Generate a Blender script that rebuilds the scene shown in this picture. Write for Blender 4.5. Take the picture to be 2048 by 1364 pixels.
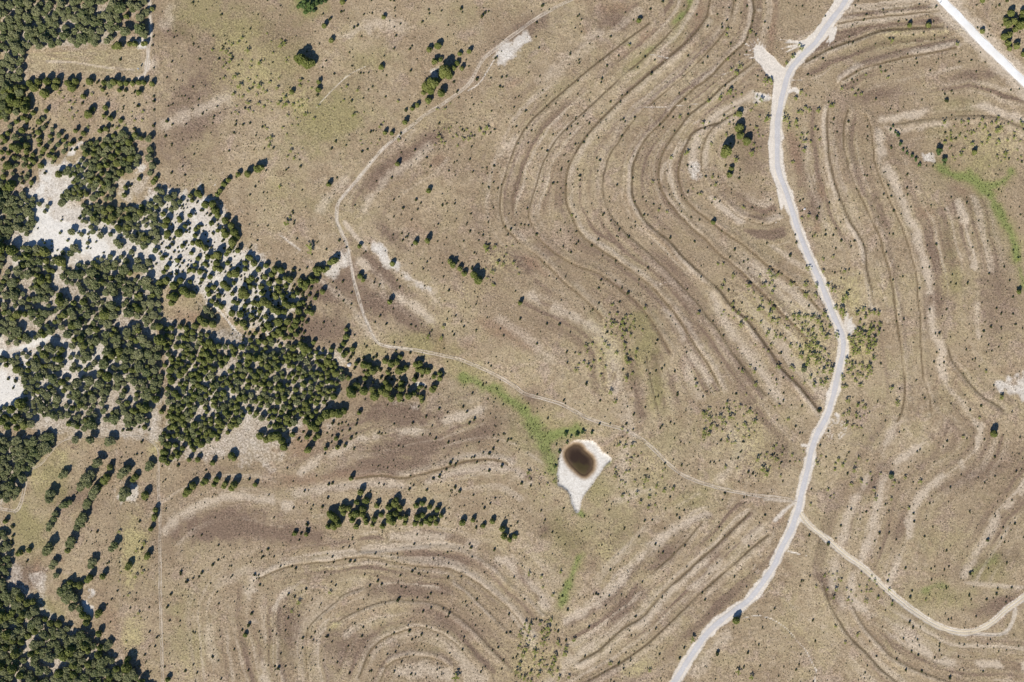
import bpy, math, random
import numpy as np
from mathutils import Vector

# ------------------------------------------------------------------ camera, sky, sun, exposure
for o in list(bpy.data.objects): bpy.data.objects.remove(o)
scene = bpy.context.scene
COL = scene.collection
S = 0.25                      # metres per photo pixel on the ground
LENS = 40.0
CAM_H = 2048*S*LENS/36.0
SUN_AZ, SUN_EL = 25.0, 38.0   # shadows fall SUN_AZ degrees clockwise from +Y

cam = bpy.data.cameras.new('camera'); cam.lens = LENS; cam.sensor_width = 36
cam.clip_start = 1; cam.clip_end = 20000
cob = bpy.data.objects.new('camera', cam); COL.objects.link(cob)
cob.location = (0, 0, CAM_H); cob.rotation_euler = (0, 0, 0)
scene.camera = cob

world = bpy.data.worlds.new('World'); scene.world = world; world.use_nodes = True
wn = world.node_tree; wn.nodes.clear()
sky = wn.nodes.new('ShaderNodeTexSky'); sky.sky_type = 'NISHITA'; sky.sun_disc = False
sky.sun_elevation = math.radians(SUN_EL); sky.sun_rotation = math.radians(180 + SUN_AZ)
sky.air_density = 1.0; sky.dust_density = 0.0; sky.ozone_density = 8.0
bg = wn.nodes.new('ShaderNodeBackground'); bg.inputs['Strength'].default_value = 0.078
wo = wn.nodes.new('ShaderNodeOutputWorld')
wn.links.new(sky.outputs[0], bg.inputs[0]); wn.links.new(bg.outputs[0], wo.inputs[0])

sun = bpy.data.lights.new('sun', 'SUN'); sun.energy = 4.9; sun.angle = math.radians(0.5); sun.color = (1, 0.955, 0.88)
sob = bpy.data.objects.new('sun', sun); COL.objects.link(sob)
a, e = math.radians(SUN_AZ), math.radians(SUN_EL)
sob.rotation_euler = Vector((math.sin(a)*math.cos(e), math.cos(a)*math.cos(e), -math.sin(e))).to_track_quat('-Z', 'Y').to_euler()
sob.location = (0, 0, 500)

vs = scene.view_settings
vs.view_transform = 'Standard'; vs.look = 'None'; vs.exposure = 0.20; vs.gamma = 1; vs.use_curve_mapping = False
scene.render.engine = 'CYCLES'
scene.render.resolution_x = 1024; scene.render.resolution_y = 682

rng = np.random.default_rng(7)
random.seed(7)

# ------------------------------------------------------------------ helpers
def tag(o, label=None, cat=None, group=None, kind=None):
    if label: o['label'] = label
    if cat: o['category'] = cat
    if group: o['group'] = group
    if kind: o['kind'] = kind
    return o

def make_mesh(name, V, F, mats=(), attrs=None, smooth=False, n=3):
    """V (k,3) float, F (m,n) int; fast mesh"""
    V = np.asarray(V, np.float32); F = np.asarray(F, np.int32)
    me = bpy.data.meshes.new(name)
    me.vertices.add(len(V)); me.vertices.foreach_set('co', V.ravel())
    me.loops.add(F.size); me.loops.foreach_set('vertex_index', F.ravel())
    me.polygons.add(len(F))
    me.polygons.foreach_set('loop_start', np.arange(len(F), dtype=np.int32)*n)
    try: me.polygons.foreach_set('loop_total', np.full(len(F), n, np.int32))
    except Exception: pass
    me.polygons.foreach_set('use_smooth', np.full(len(F), smooth, bool))
    for k, arr in (attrs or {}).items():
        arr = np.asarray(arr, np.float32)
        if arr.ndim == 1:
            at = me.attributes.new(k, 'FLOAT', 'POINT'); at.data.foreach_set('value', arr)
        else:
            at = me.attributes.new(k, 'FLOAT_COLOR', 'POINT'); at.data.foreach_set('color', arr.ravel())
    for m in mats: me.materials.append(m)
    me.update(calc_edges=True)
    return me

def add_obj(name, me, parent=None):
    o = bpy.data.objects.new(name, me); COL.objects.link(o)
    if parent: o.parent = parent
    return o

def W2(px, py): return (px-1024)*S, (682-py)*S

def smoothstep(a, b, x):
    t = np.clip((x-a)/(b-a), 0, 1); return t*t*(3-2*t)

def crom(pts, step=5.0):
    P = [np.array(p, float) for p in pts]
    P = [2*P[0]-P[1]] + P + [2*P[-1]-P[-2]]
    out = []
    for i in range(1, len(P)-2):
        p0, p1, p2, p3 = P[i-1:i+3]
        n = max(1, int(np.linalg.norm(p2-p1)/step))
        for k in range(n):
            t = k/n
            out.append(0.5*((2*p1)+(-p0+p2)*t+(2*p0-5*p1+4*p2-p3)*t*t+(-p0+3*p1-3*p2+p3)*t**3))
    out.append(P[-2])
    return np.array(out)

def extend(pts, L=260):
    """lines that leave the picture go on beyond it"""
    pts = [tuple(p) for p in pts]
    def out(p): return p[0] <= 4 or p[0] >= 2044 or p[1] <= 4 or p[1] >= 1356
    if out(pts[0]):
        d = np.subtract(pts[0], pts[1]); d = d/np.linalg.norm(d); pts = [tuple(np.add(pts[0], d*L))]+pts
    if out(pts[-1]):
        d = np.subtract(pts[-1], pts[-2]); d = d/np.linalg.norm(d); pts = pts+[tuple(np.add(pts[-1], d*L))]
    return pts

# ------------------------------------------------------------------ terrain raster (photo-pixel units on the ground plane)
STEP = 3.0
MARG = 110
def axis(n):
    inner = np.arange(-MARG, n+MARG+0.1, STEP)
    g = STEP*np.cumsum(1.22**np.arange(1, 42))
    return np.concatenate([(inner[0]-g)[::-1], inner, inner[-1]+g]), len(g)
AX, GX = axis(2048); AY, GY = axis(1364)
nx, ny = len(AX), len(AY)
ix0, ix1 = GX, nx-GX; iy0, iy1 = GY, ny-GY
UX, UY = np.meshgrid(AX[ix0:ix1], AY[iy0:iy1])      # inner uniform grid
X0, Y0 = AX[ix0], AY[iy0]
NY, NX = UX.shape

def vnoise(X, Y, sc, seed):
    r = np.random.default_rng(seed).random((256, 256))
    x = X/sc; y = Y/sc
    xi = np.floor(x).astype(int); yi = np.floor(y).astype(int)
    fx = x-xi; fy = y-yi; fx = fx*fx*(3-2*fx); fy = fy*fy*(3-2*fy)
    a = r[yi & 255, xi & 255]; b = r[yi & 255, (xi+1) & 255]; c = r[(yi+1) & 255, xi & 255]; d = r[(yi+1) & 255, (xi+1) & 255]
    return (a*(1-fx)+b*fx)*(1-fy)+(c*(1-fx)+d*fx)*fy
def fbm(X, Y, sc, seed, oct=4):
    s = 0; amp = 1; tot = 0
    for k in range(oct):
        s = s+amp*vnoise(X+k*37.3, Y+k*91.7, sc/2**k, seed+k); tot += amp; amp *= 0.5
    return s/tot

def win(x0, x1, y0, y1):
    i0 = max(0, int((x0-X0)/STEP)); i1 = min(NX, int((x1-X0)/STEP)+2)
    j0 = max(0, int((y0-Y0)/STEP)); j1 = min(NY, int((y1-Y0)/STEP)+2)
    return slice(j0, max(j0, j1)), slice(i0, max(i0, i1))

def polydist(P, R):
    """signed distance field of a polyline (left side negative) within R"""
    w = win(P[:, 0].min()-R, P[:, 0].max()+R, P[:, 1].min()-R, P[:, 1].max()+R)
    D = np.full(UX[w].shape, 1e6); Sg = np.ones_like(D)
    for (ax, ay), (bx, by) in zip(P[:-1], P[1:]):
        ww = win(min(ax, bx)-R, max(ax, bx)+R, min(ay, by)-R, max(ay, by)+R)
        sub = (slice(ww[0].start-w[0].start, ww[0].stop-w[0].start), slice(ww[1].start-w[1].start, ww[1].stop-w[1].start))
        x = UX[ww]; y = UY[ww]
        if x.size == 0: continue
        dx, dy = bx-ax, by-ay; L2 = dx*dx+dy*dy+1e-9
        t = np.clip(((x-ax)*dx+(y-ay)*dy)/L2, 0, 1)
        d = np.hypot(x-ax-t*dx, y-ay-t*dy)
        s = np.sign((x-ax)*dy-(y-ay)*dx)
        Ds = D[sub]; m = d < Ds
        Ds[m] = d[m]; Ss = Sg[sub]; Ss[m] = s[m]
    return w, D*Sg

MK = {k: np.zeros((NY, NX), np.float32) for k in
      ('pale', 'white', 'track', 'green', 'olive', 'red', 'dark', 'yellow', 'damp', 'mud', 'ring', 'brown')}
Z = (fbm(UX, UY, 420, 11, 3)-0.5)*2.6 + (fbm(UX, UY, 70, 21, 3)-0.5)*0.5 + (fbm(UX, UY, 9, 31, 2)-0.5)*0.16
BRK = fbm(UX, UY, 46, 41, 3)      # breaks lines up
RAG = fbm(UX, UY, 16, 51, 3)-0.5  # rags the edges

def mx(k, w, v): MK[k][w] = np.maximum(MK[k][w], v)

def stroke(k, pts, width, st, rag=0.5, ext=True, brk=0.0):
    P = crom(extend(pts) if ext else pts)
    w, d = polydist(P, width*3+6)
    d = np.abs(d)+RAG[w]*width*rag*2
    v = st*np.exp(-(np.maximum(d, 0)/width)**2)
    if brk: v = v*smoothstep(0.5-brk*0.4, 0.5+brk*0.25, BRK[w]+0.1)
    mx(k, w, v)

def polyfield(pts, R=40):
    P = np.array(list(pts)+[pts[0]], float)
    w, d = polydist(P, R)
    x = UX[w]; y = UY[w]; ins = np.zeros(x.shape, bool)
    for (ax, ay), (bx, by) in zip(P[:-1], P[1:]):
        c = ((ay > y) != (by > y)); xx = (bx-ax)*(y-ay)/((by-ay) if by != ay else 1e-9)+ax
        ins ^= c & (x < xx)
    d = np.abs(d); d = np.where(ins, -np.minimum(d, 1e5), d)
    # far inside cells were never reached by a segment: they keep a large value
    return w, d
def area(k, pts, st, soft=10, rag=1.0):
    w, d = polyfield(pts, soft*2+30)
    mx(k, w, st*smoothstep(soft, -soft, d+RAG[w]*soft*2.2*rag))
def blob(k, x, y, rx, ry, st, rot=0):
    rx *= 1.25; ry *= 1.35; R = max(rx, ry)*2.2; w = win(x-R, x+R, y-R, y+R)
    c, s = math.cos(math.radians(rot)), math.sin(math.radians(rot))
    dx = UX[w]-x; dy = UY[w]-y
    q = np.hypot((dx*c+dy*s)/rx, (-dx*s+dy*c)/ry)+RAG[w]*0.9
    mx(k, w, st*np.exp(-np.maximum(q, 0)**2*1.2))

ROAD = [(1712,-30),(1692,0),(1661,42),(1628,88),(1600,115),(1581,140),(1571,165),(1563,200),(1557,232),(1555,265),(1554,300),(1557,341),(1571,381),(1586,428),(1601,473),(1616,511),(1633,548),(1648,583),(1663,621),(1676,651),(1685,676),(1686,698),(1681,724),(1674,757),(1663,800),(1653,832),(1637,863),(1624,895),(1616,932),(1607,968),(1597,1015),(1592,1030),(1581,1060),(1563,1096),(1546,1132),(1526,1164),(1499,1198),(1469,1221),(1433,1247),(1409,1273),(1387,1303),(1369,1330),(1352,1359)]
GRAVEL = [(1873,-12),(1886,2),(1930,48),(1961,81),(2004,123),(2048,166)]
TRACK_A = [(1139,0),(1086,28),(1046,55),(1010,82),(985,103),(967,118),(952,142),(940,165),(917,185),(882,210),(852,228),(812,260),(774,290),(752,312),(729,341),(709,366),(687,391),(676,408),(673,436),(682,463),(692,483),(697,503),(701,526),(709,566),(719,603),(729,633),(744,666),(755,684),(774,692),(824,699),(862,706),(912,717),(949,730),(982,745),(1024,769),(1049,787),(1086,797),(1124,809),(1161,829),(1199,844),(1236,855),(1256,862),(1286,880),(1311,902),(1336,927),(1361,947),(1386,959),(1424,972),(1461,981),(1511,990),(1560,996),(1596,1001)]
TRACK_B = [(1600,1026),(1618,1050),(1656,1080),(1691,1110),(1726,1135),(1756,1163),(1793,1195),(1836,1228),(1873,1250),(1906,1262),(1936,1265),(1961,1258),(1986,1243),(2011,1220),(2046,1195)]
TRACK_B2 = [(1936,1266),(1975,1269),(2006,1266),(2023,1248),(2031,1218)]
TRACK_C = [(0,1017),(30,1022),(42,1005),(50,970),(55,944),(82,927),(100,905),(120,884),(145,874),(187,873),(237,871),(280,871),(305,885),(318,902),(316,935),(317,987),(320,1023),(320,1100),(321,1198),(323,1280),(325,1358)]
TRACK_D = [(299,0),(300,30),(302,62),(297,100),(294,135),(288,151),(278,155)]
TRACK_E = [(235,872),(232,932),(230,982),(227,1012),(234,1035),(240,1060),(241,1148),(240,1273)]

# terraces: (points, dark line strength, dark width, pale strength, pale width, pale offset(+ = right of travel as drawn), berm m)
TER = [
 ([(1299,45),(1221,105),(1174,142),(1136,175),(1099,207),(1074,230),(1054,252),(1036,280),(1026,305),(1012,345),(1002,385),(1000,420),(1008,452),(1024,470),(1044,491),(1074,513),(1104,541),(1131,568),(1159,591),(1184,613),(1204,636)], .75,2.4,.35,9,10,.35),
 ([(1381,0),(1374,22),(1346,58),(1316,90),(1286,118),(1249,148),(1224,172),(1174,218),(1131,258),(1106,290),(1084,332),(1074,365),(1063,400),(1057,425),(1061,446),(1074,471),(1092,491),(1124,516),(1156,533),(1194,546),(1224,566),(1249,586),(1274,606),(1289,623),(1311,656),(1326,680),(1340,705)], .7,2.4,.3,8,10,.3),
 ([(1421,0),(1414,32),(1394,60),(1369,87),(1336,115),(1299,147),(1264,177),(1236,205),(1199,242),(1174,272),(1154,300),(1139,330),(1132,365),(1133,406),(1144,433),(1154,458),(1174,481),(1199,498),(1229,518),(1249,533),(1274,551),(1299,571),(1316,588),(1336,611),(1359,641),(1380,676),(1399,704),(1421,739),(1440,774)], .8,2.6,.5,8,9,.4),
 ([(1469,0),(1461,42),(1446,68),(1414,105),(1381,140),(1349,168),(1311,200),(1284,222),(1254,258),(1234,288),(1221,308),(1210,338),(1206,373),(1210,404),(1224,434),(1249,464),(1274,486),(1299,508),(1324,531),(1346,553),(1371,581),(1394,606),(1414,634),(1436,659),(1452,686),(1474,717),(1496,745),(1530,790)], .65,2.3,.4,8,-10,.3),
 ([(1506,0),(1509,22),(1499,62),(1486,88),(1449,122),(1424,150),(1386,180),(1356,208),(1324,245),(1296,272),(1279,300),(1266,335),(1264,371),(1265,396),(1276,418),(1291,441),(1311,461),(1339,483),(1359,506),(1384,531),(1409,553),(1434,576),(1454,601),(1474,623),(1494,641),(1511,663),(1539,700),(1561,734),(1598,772),(1624,804),(1638,824)], .85,2.7,.65,6,-6,.45),
 ([(1511,122),(1481,145),(1449,170),(1419,198),(1384,225),(1361,252),(1341,280),(1326,305),(1317,338),(1319,369),(1329,391),(1346,416),(1369,441),(1391,463),(1414,483),(1436,506),(1461,526),(1481,543),(1501,563),(1524,586),(1536,598),(1568,631),(1594,656),(1615,680)], .75,2.5,.5,5,5,.4),
 ([(1440,245),(1392,262),(1374,285),(1362,318),(1356,350),(1369,396),(1386,416),(1404,431),(1426,448),(1449,466),(1476,483),(1499,501),(1519,518),(1536,532),(1574,556),(1606,583),(1641,621)], .8,2.5,.3,6,6,.4),
 ([(1480,220),(1440,245),(1416,270),(1404,300),(1402,335),(1409,363),(1424,383),(1449,408),(1474,431),(1499,443),(1536,450),(1556,442)], .6,2.2,.6,9,8,.3),
 ([(1656,220),(1654,245),(1656,288),(1662,335),(1672,374),(1682,401),(1699,441),(1716,469),(1728,492),(1731,520),(1736,556),(1744,586),(1747,610)], .7,2.2,.85,5,-7,.35),
 ([(1696,220),(1688,250),(1687,288),(1694,322),(1698,341),(1716,386),(1731,414),(1744,444),(1759,474),(1766,504),(1776,536),(1784,574),(1789,611),(1794,651),(1800,684),(1804,720),(1809,757),(1810,787),(1805,820),(1796,842)], .8,2.6,.35,6,8,.4),
 ([(1731,232),(1741,255),(1746,298),(1751,335),(1766,374),(1779,404),(1794,434),(1808,468),(1818,501),(1828,535),(1834,570),(1836,601),(1841,641),(1841,684),(1846,745),(1853,777),(1861,802),(1863,832)], .7,2.3,.3,5,6,.35),
 ([(1896,697),(1906,724),(1926,749),(1948,777),(1971,797),(1993,810),(2008,822)], .7,2.3,.2,6,-8,.35),
 ([(1676,47),(1736,37),(1798,30),(1878,22)], .7,2.5,.6,6,7,.35),
 ([(1612,124),(1640,108),(1661,97),(1711,80),(1761,62),(1811,58),(1886,54)], .9,3.0,.3,6,-9,.45),
 ([(1686,160),(1721,140),(1761,127),(1811,115),(1861,106),(1911,96)], .8,2.6,.7,7,8,.4),
 ([(1786,250),(1861,238),(1936,232),(1998,236),(2046,257)], .5,2.2,.6,9,-12,.3),
 ([(1648,1173),(1661,1210),(1676,1238),(1698,1273),(1731,1305),(1761,1338),(1791,1363)], .8,2.4,.3,5,-6,.35),
 ([(1706,1213),(1728,1253),(1761,1290),(1786,1315),(1823,1335),(1861,1350),(1898,1363)], .6,2.2,.5,5,-6,.35),
 ([(1404,1043),(1374,1080),(1336,1118),(1299,1148)], .6,2.6,.3,8,6,.35),
 ([(1499,1025),(1449,1075),(1399,1120),(1361,1155),(1324,1188),(1286,1233),(1249,1255),(1199,1298),(1159,1323)], .7,2.6,.75,9,9,.45),
 ([(1536,1070),(1499,1100),(1449,1145),(1399,1188),(1361,1225),(1324,1260),(1286,1293),(1249,1320),(1199,1348),(1174,1363)], .75,2.4,.45,8,10,.4),
 ([(517,1158),(562,1138),(612,1128),(667,1123),(692,1118),(727,1115),(762,1119),(799,1128),(837,1133),(887,1137),(912,1143),(952,1165),(990,1195),(1024,1225),(1046,1253),(1062,1275)], .7,2.3,.75,7,7,.4),
 ([(727,1103),(762,1100),(812,1094),(874,1090),(917,1095),(949,1108),(987,1133),(1024,1168),(1054,1190),(1086,1225)], .35,2.0,.5,6,-5,.3),
 ([(912,1165),(937,1183),(962,1208),(987,1233),(1024,1268)], .5,1.8,.55,4,-4,.3),
 ([(722,1178),(687,1190),(667,1208),(632,1238),(617,1258),(612,1288),(612,1323),(617,1358)], .6,2.0,.35,4,4,.35),
 ([(677,1243),(699,1230),(737,1213),(787,1200),(824,1202),(874,1208),(912,1230),(942,1255),(974,1288),(999,1313),(1024,1340)], .6,2.0,.35,4,-4,.35),
 ([(719,1355),(737,1308),(764,1280),(799,1265),(837,1255),(869,1263),(894,1275),(922,1300),(947,1328),(974,1355)], .65,2.2,.5,4,4,.35),
 ([(762,1358),(774,1333),(799,1318),(837,1313),(874,1320),(897,1335)], .6,2.0,.5,6,6,.35),
 ([(712,957),(762,951),(799,957),(837,950),(887,937),(937,922),(987,920),(1015,928)], .8,2.6,.6,8,9,.35),
 ([(549,1218),(546,1243),(549,1273),(549,1323),(559,1358)], .5,2.0,.5,6,6,.3),
 ([(1316,822),(1306,782),(1296,740),(1292,710)], .6,2.2,.1,4,4,.3),
 ([(1536,800),(1568,837),(1596,872)], .7,2.2,.2,4,4,.3),
]
# the roads hold the berms down
NEAR_ROAD = np.full((NY, NX), 1e3, np.float32)
for R_ in (ROAD, GRAVEL):
    w, d = polydist(crom(extend(R_)), 60); NEAR_ROAD[w] = np.minimum(NEAR_ROAD[w], np.abs(d))
ROADFADE = smoothstep(8, 26, NEAR_ROAD)

for pts, dk, dw, pl, pw, off, berm in TER:
    P = crom(extend(pts))
    w, d = polydist(P, abs(off)+pw*3+14)
    dj = d+RAG[w]*2.5
    b = smoothstep(0.22, 0.52, BRK[w]+0.05)
    mx('dark', w, dk*np.exp(-(dj/(dw*.9))**2)*(0.55+0.45*b))
    b2 = smoothstep(0.25, 0.6, fbm(UX[w], UY[w], 60, 77, 2))
    mx('pale', w, pl*np.exp(-((d+RAG[w]*pw-off)/pw)**2)*(0.35+0.65*b2))
    sg = 1 if off > 0 else -1
    Z[w] += ROADFADE[w]*berm*(.35+.5*b)*(np.exp(-((d-sg*6)/6.5)**2)-0.5*np.exp(-((d+sg*1.0)/3.2)**2))

# broad pale bands that follow the old contour strips
PALES = [
  ([(1530,195),(1505,190),(1480,205),(1440,225),(1405,262),(1388,300),(1388,345),(1412,380),(1440,410),(1480,440)], 9, .85),
  ([(1756,262),(1766,335),(1776,341),(1799,386),(1816,436),(1831,458),(1836,491),(1848,531),(1858,566),(1861,611),(1870,670),(1883,700),(1885,745),(1898,777),(1921,810),(1941,832),(1961,857),(1956,887),(1926,927),(1886,952),(1851,982),(1831,1007),(1824,1030),(1818,1053),(1811,1093),(1794,1128),(1776,1168)], 9, .8),
  ([(1916,406),(1929,441),(1936,481),(1946,511),(1948,541)], 8, .8), ([(1951,586),(1953,616),(1958,676)], 6, .6),
  ([(1863,832),(1855,865),(1830,900),(1800,920),(1770,945),(1760,985),(1751,1023),(1743,1055),(1736,1083),(1721,1118),(1706,1150),(1700,1190),(1715,1215)], 9, .8),
  ([(1796,842),(1780,870),(1755,905),(1735,940),(1722,975),(1700,1020),(1686,1073),(1671,1128),(1666,1173),(1686,1210)], 11, .65),
  ([(1700,1195),(1741,1230),(1773,1253),(1811,1278),(1856,1305),(1891,1323),(1936,1330),(1986,1328),(2044,1333)], 8, .9),
  ([(1761,240),(1823,230),(1873,220),(1923,210),(1961,212),(2046,240)], 8, .8),
  ([(2046,980),(2020,1010),(2000,1030),(1975,1075),(1950,1110),(1930,1150)], 9, .7), ([(1930,1165),(1980,1170),(2046,1175)], 5, .6),
  ([(1414,1023),(1361,1050),(1311,1085),(1261,1135),(1224,1178),(1186,1210),(1131,1240)], 10, .75),
  ([(1536,1045),(1450,1115),(1370,1190),(1300,1245)], 9, .6),
  ([(1374,282),(1330,330),(1320,360)], 5, .5),
  ([(600,944),(640,920),(680,905),(720,880),(800,868),(860,855),(910,835),(960,822)], 10, .75),
  ([(590,985),(650,977),(740,967),(820,970),(880,953),(950,938),(1010,934),(1060,960)], 11, .6),
  ([(330,1060),(370,1025),(420,1003),(470,992),(540,1002),(575,1012)], 12, .7),
  ([(505,1160),(500,1200),(506,1260),(522,1330),(530,1358)], 11, .7),
  ([(624,1153),(594,1170),(562,1193),(549,1218)], 5, .9),
  ([(790,1075),(860,1072),(930,1085),(1000,1115),(1050,1160),(1090,1210)], 12, .65),
  ([(430,1358),(420,1300),(416,1230),(430,1180),(470,1150),(520,1140)], 13, .45),
  ([(840,1345),(800,1345),(850,1338),(900,1352)], 16, .6),
  ([(690,445),(705,465),(718,480),(732,497)], 4, .95),
  ([(720,525),(760,565),(790,590),(830,615),(860,640)], 10, .75),
  ([(800,545),(840,570),(870,590)], 6, .6),
  ([(730,420),(745,390),(780,350),(830,320),(860,290)], 10, .55), ([(640,420),(650,400),(690,360)], 12, .5),
  ([(640,560),(690,600),(720,640),(750,680)], 9, .5),
  ([(560,470),(590,490),(620,520)], 6, .7),
  ([(330,250),(420,210),(500,180)], 14, .6), ([(340,20),(330,50)], 14, .5),
  ([(640,110),(700,75),(760,45),(800,50)], 16, .6),
  ([(1060,200),(1130,120),(1200,60)], 16, .45), ([(1030,280),(1010,300),(1000,330)], 12, .5),
  ([(1330,620),(1360,660),(1390,720),(1420,760)], 8, .6), ([(1424,590),(1450,640),(1480,690),(1520,740),(1560,800)], 10, .65),
  ([(1060,590),(1120,620),(1180,650),(1220,700),(1230,780)], 12, .6),
  ([(1000,640),(1060,680),(1100,720)], 12, .45),
  ([(1250,800),(1260,850),(1250,900),(1240,960)], 16, .45), ([(1460,860),(1480,900),(1440,960)], 12, .5),
  ([(1590,620),(1640,690),(1650,740)], 10, .4),
  ([(1300,980),(1260,990),(1230,1000)], 10, .5),
  ([(1024,1110),(1054,1153),(1086,1205)], 5, .5),
  ([(1024,1223),(1046,1253),(1066,1290)], 8, .6), ([(1186,1290),(1130,1330),(1110,1358)], 12, .6),
  ([(1380,1358),(1420,1300),(1450,1270)], 14, .5),
]
BANDS = [q[0] for q in PALES if len(q[0]) > 4]
for pts, wd, st in PALES: stroke('pale', pts, wd*1.1, min(1, st*1.05), rag=0.6, brk=0.3)

# old ploughing and mowing: faint strips that run along the terraces
FD = np.full((NY, NX), 1e3, np.float32); FS = np.zeros((NY, NX), np.float32); FE = np.ones((NY, NX), np.float32)
for li, pts in enumerate([t_[0] for t_ in TER]+BANDS):
    P = crom(extend(pts), 14); acc = 0.0; R = 85
    for si, ((ax, ay), (bx, by)) in enumerate(zip(P[:-1], P[1:])):
        ww = win(min(ax, bx)-R, max(ax, bx)+R, min(ay, by)-R, max(ay, by)+R); x = UX[ww]; y = UY[ww]
        dx, dy = bx-ax, by-ay; L_ = math.hypot(dx, dy)+1e-6
        if x.size:
            tr_ = ((x-ax)*dx+(y-ay)*dy)/(L_*L_); t_ = np.clip(tr_, 0, 1)
            ov_ = np.where((tr_ < 0) & (si == 0), -tr_, np.where((tr_ > 1) & (si == len(P)-2), tr_-1, 0))*L_
            d_ = np.hypot(x-ax-t_*dx, y-ay-t_*dy); m_ = d_ < np.abs(FD[ww])
            sg_ = np.sign((x-ax)*dy-(y-ay)*dx)
            FD[ww] = np.where(m_, d_*sg_, FD[ww]); FS[ww] = np.where(m_, acc+t_*L_+li*731.0, FS[ww]); FE[ww] = np.where(m_, smoothstep(14, 0, ov_), FE[ww])
        acc += L_
amp_ = smoothstep(85, 30, np.abs(FD))*FE*(.55+.6*smoothstep(.3, .7, fbm(UX, UY, 120, 181, 2)))*.85
wob_ = (fbm(UX, UY, 34, 141, 2)-.5)*9
s1 = vnoise((FD+wob_)/4.2, FS/330, 1.0, 151); s2 = vnoise((FD+wob_)/9, FS/460, 1.0, 161); s3 = vnoise((FD+wob_)/2.8, FS/260, 1.0, 171)
everywhere = (slice(0, NY), slice(0, NX))
mx('pale', everywhere, amp_*(.55*smoothstep(.52, .9, s2)+.34*smoothstep(.66, .95, s1)))
mx('brown', everywhere, amp_*(.55*smoothstep(.52, .9, 1-s2)+.34*smoothstep(.66, .95, 1-s1)))
mx('dark', everywhere, amp_*.42*smoothstep(.74, .95, s3)*smoothstep(.3, .55, BRK))
# weedy darker, browner ground between
for x, y, rx, ry, st, rot in [(800,830,70,22,.8,5),(820,895,100,24,.75,-8),(770,930,90,18,.8,-5),(950,870,60,18,.6,-25),(440,1050,90,28,.8,-8),(560,1065,90,18,.7,8),
  (360,560,20,15,.5,0),(430,130,70,60,.35,0),(350,60,30,18,.6,0),(380,230,60,90,.5,20),(560,80,50,30,.4,0),(790,330,70,16,.8,-38),(860,280,40,14,.7,-40),(780,470,40,14,.5,40),
  (760,540,60,12,.8,45),(690,560,30,60,.6,10),(820,640,80,14,.8,38),(740,600,40,30,.7,30),(650,580,50,30,.6,0),(640,660,60,25,.6,0),(1050,60,70,20,.5,-30),(1230,40,50,18,.6,0),
  (1040,520,30,10,.7,40),(1060,800,30,22,.6,0),(1100,500,30,14,.5,40),(880,1115,90,14,.7,8),(820,1180,90,14,.6,0),(900,1240,80,16,.5,20),(700,1290,60,30,.5,0),(580,1260,25,60,.6,0),
  (1250,1210,40,14,.7,-40),(1330,1110,40,12,.6,-40),(1420,1120,40,10,.5,-40),(1870,600,30,60,.5,10),(1760,420,10,60,.5,-20),(1890,330,30,10,.4,10),(1990,600,40,90,.4,0),
  (2000,1210,40,14,.7,-20),(1980,1130,60,18,.6,-20),(1950,950,70,14,.5,-20),(1800,1060,14,40,.5,20),(1660,1180,16,40,.7,-30),(1750,960,50,16,.5,-40),(1630,410,18,30,.6,0),
  (1500,300,40,60,.4,0),(1480,390,30,12,.4,40),(1600,330,14,50,.5,-15),(1740,190,60,14,.5,-10),(1950,150,60,12,.5,-10),(1380,660,20,30,.5,-30),(1480,740,24,40,.5,-35),(150,1000,60,30,.4,0),(45,1150,35,25,.7,0),
  (1130,1070,50,12,.5,30),(1560,900,30,40,.4,0),(1090,1060,14,12,.6,0),(1140,1090,20,14,.5,0)]:
    blob('brown', x, y, rx, ry, st, rot)
for x, y, rx, ry, st, rot in [(1005,660,50,16,.9,15),(1050,690,30,14,.7,20),(1070,530,28,8,.9,40),(1240,105,18,8,.9,-30),(1290,70,20,10,.8,-40),(1230,15,30,10,.7,-10),(1400,25,10,24,.8,10),(1545,60,8,60,.8,5),
  (1590,310,12,50,.8,-12),(1640,385,12,18,.8,0),(1635,455,8,12,.8,0),(1850,425,20,14,.8,0),(600,860,22,14,.8,0),(590,960,60,14,.9,0),(700,950,90,12,.6,-5),(385,640,26,14,.9,0),(360,630,24,16,.6,0),
  (600,885,24,30,.8,0),(420,870,20,14,.8,0),(220,1230,20,50,.6,-20),(75,1140,10,30,.7,0),(875,320,18,10,.8,-30),(840,460,30,12,.5,30),(880,690,20,30,.5,0),(1600,430,10,20,.5,0),(1920,380,30,8,.6,35),(2000,740,30,10,.5,-10),
  (1560,1040,24,10,.6,-50),(1170,60,10,12,.7,-40),(1030,165,20,6,.7,-25),(940,690,20,10,.5,0),(55,575,12,10,.8,0),(310,420,14,8,.6,-30),(435,425,10,8,.6,0),(440,490,16,8,.6,40),(1340,225,14,6,.6,-40)]:
    blob('red', x, y, rx, ry, st, rot)
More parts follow.
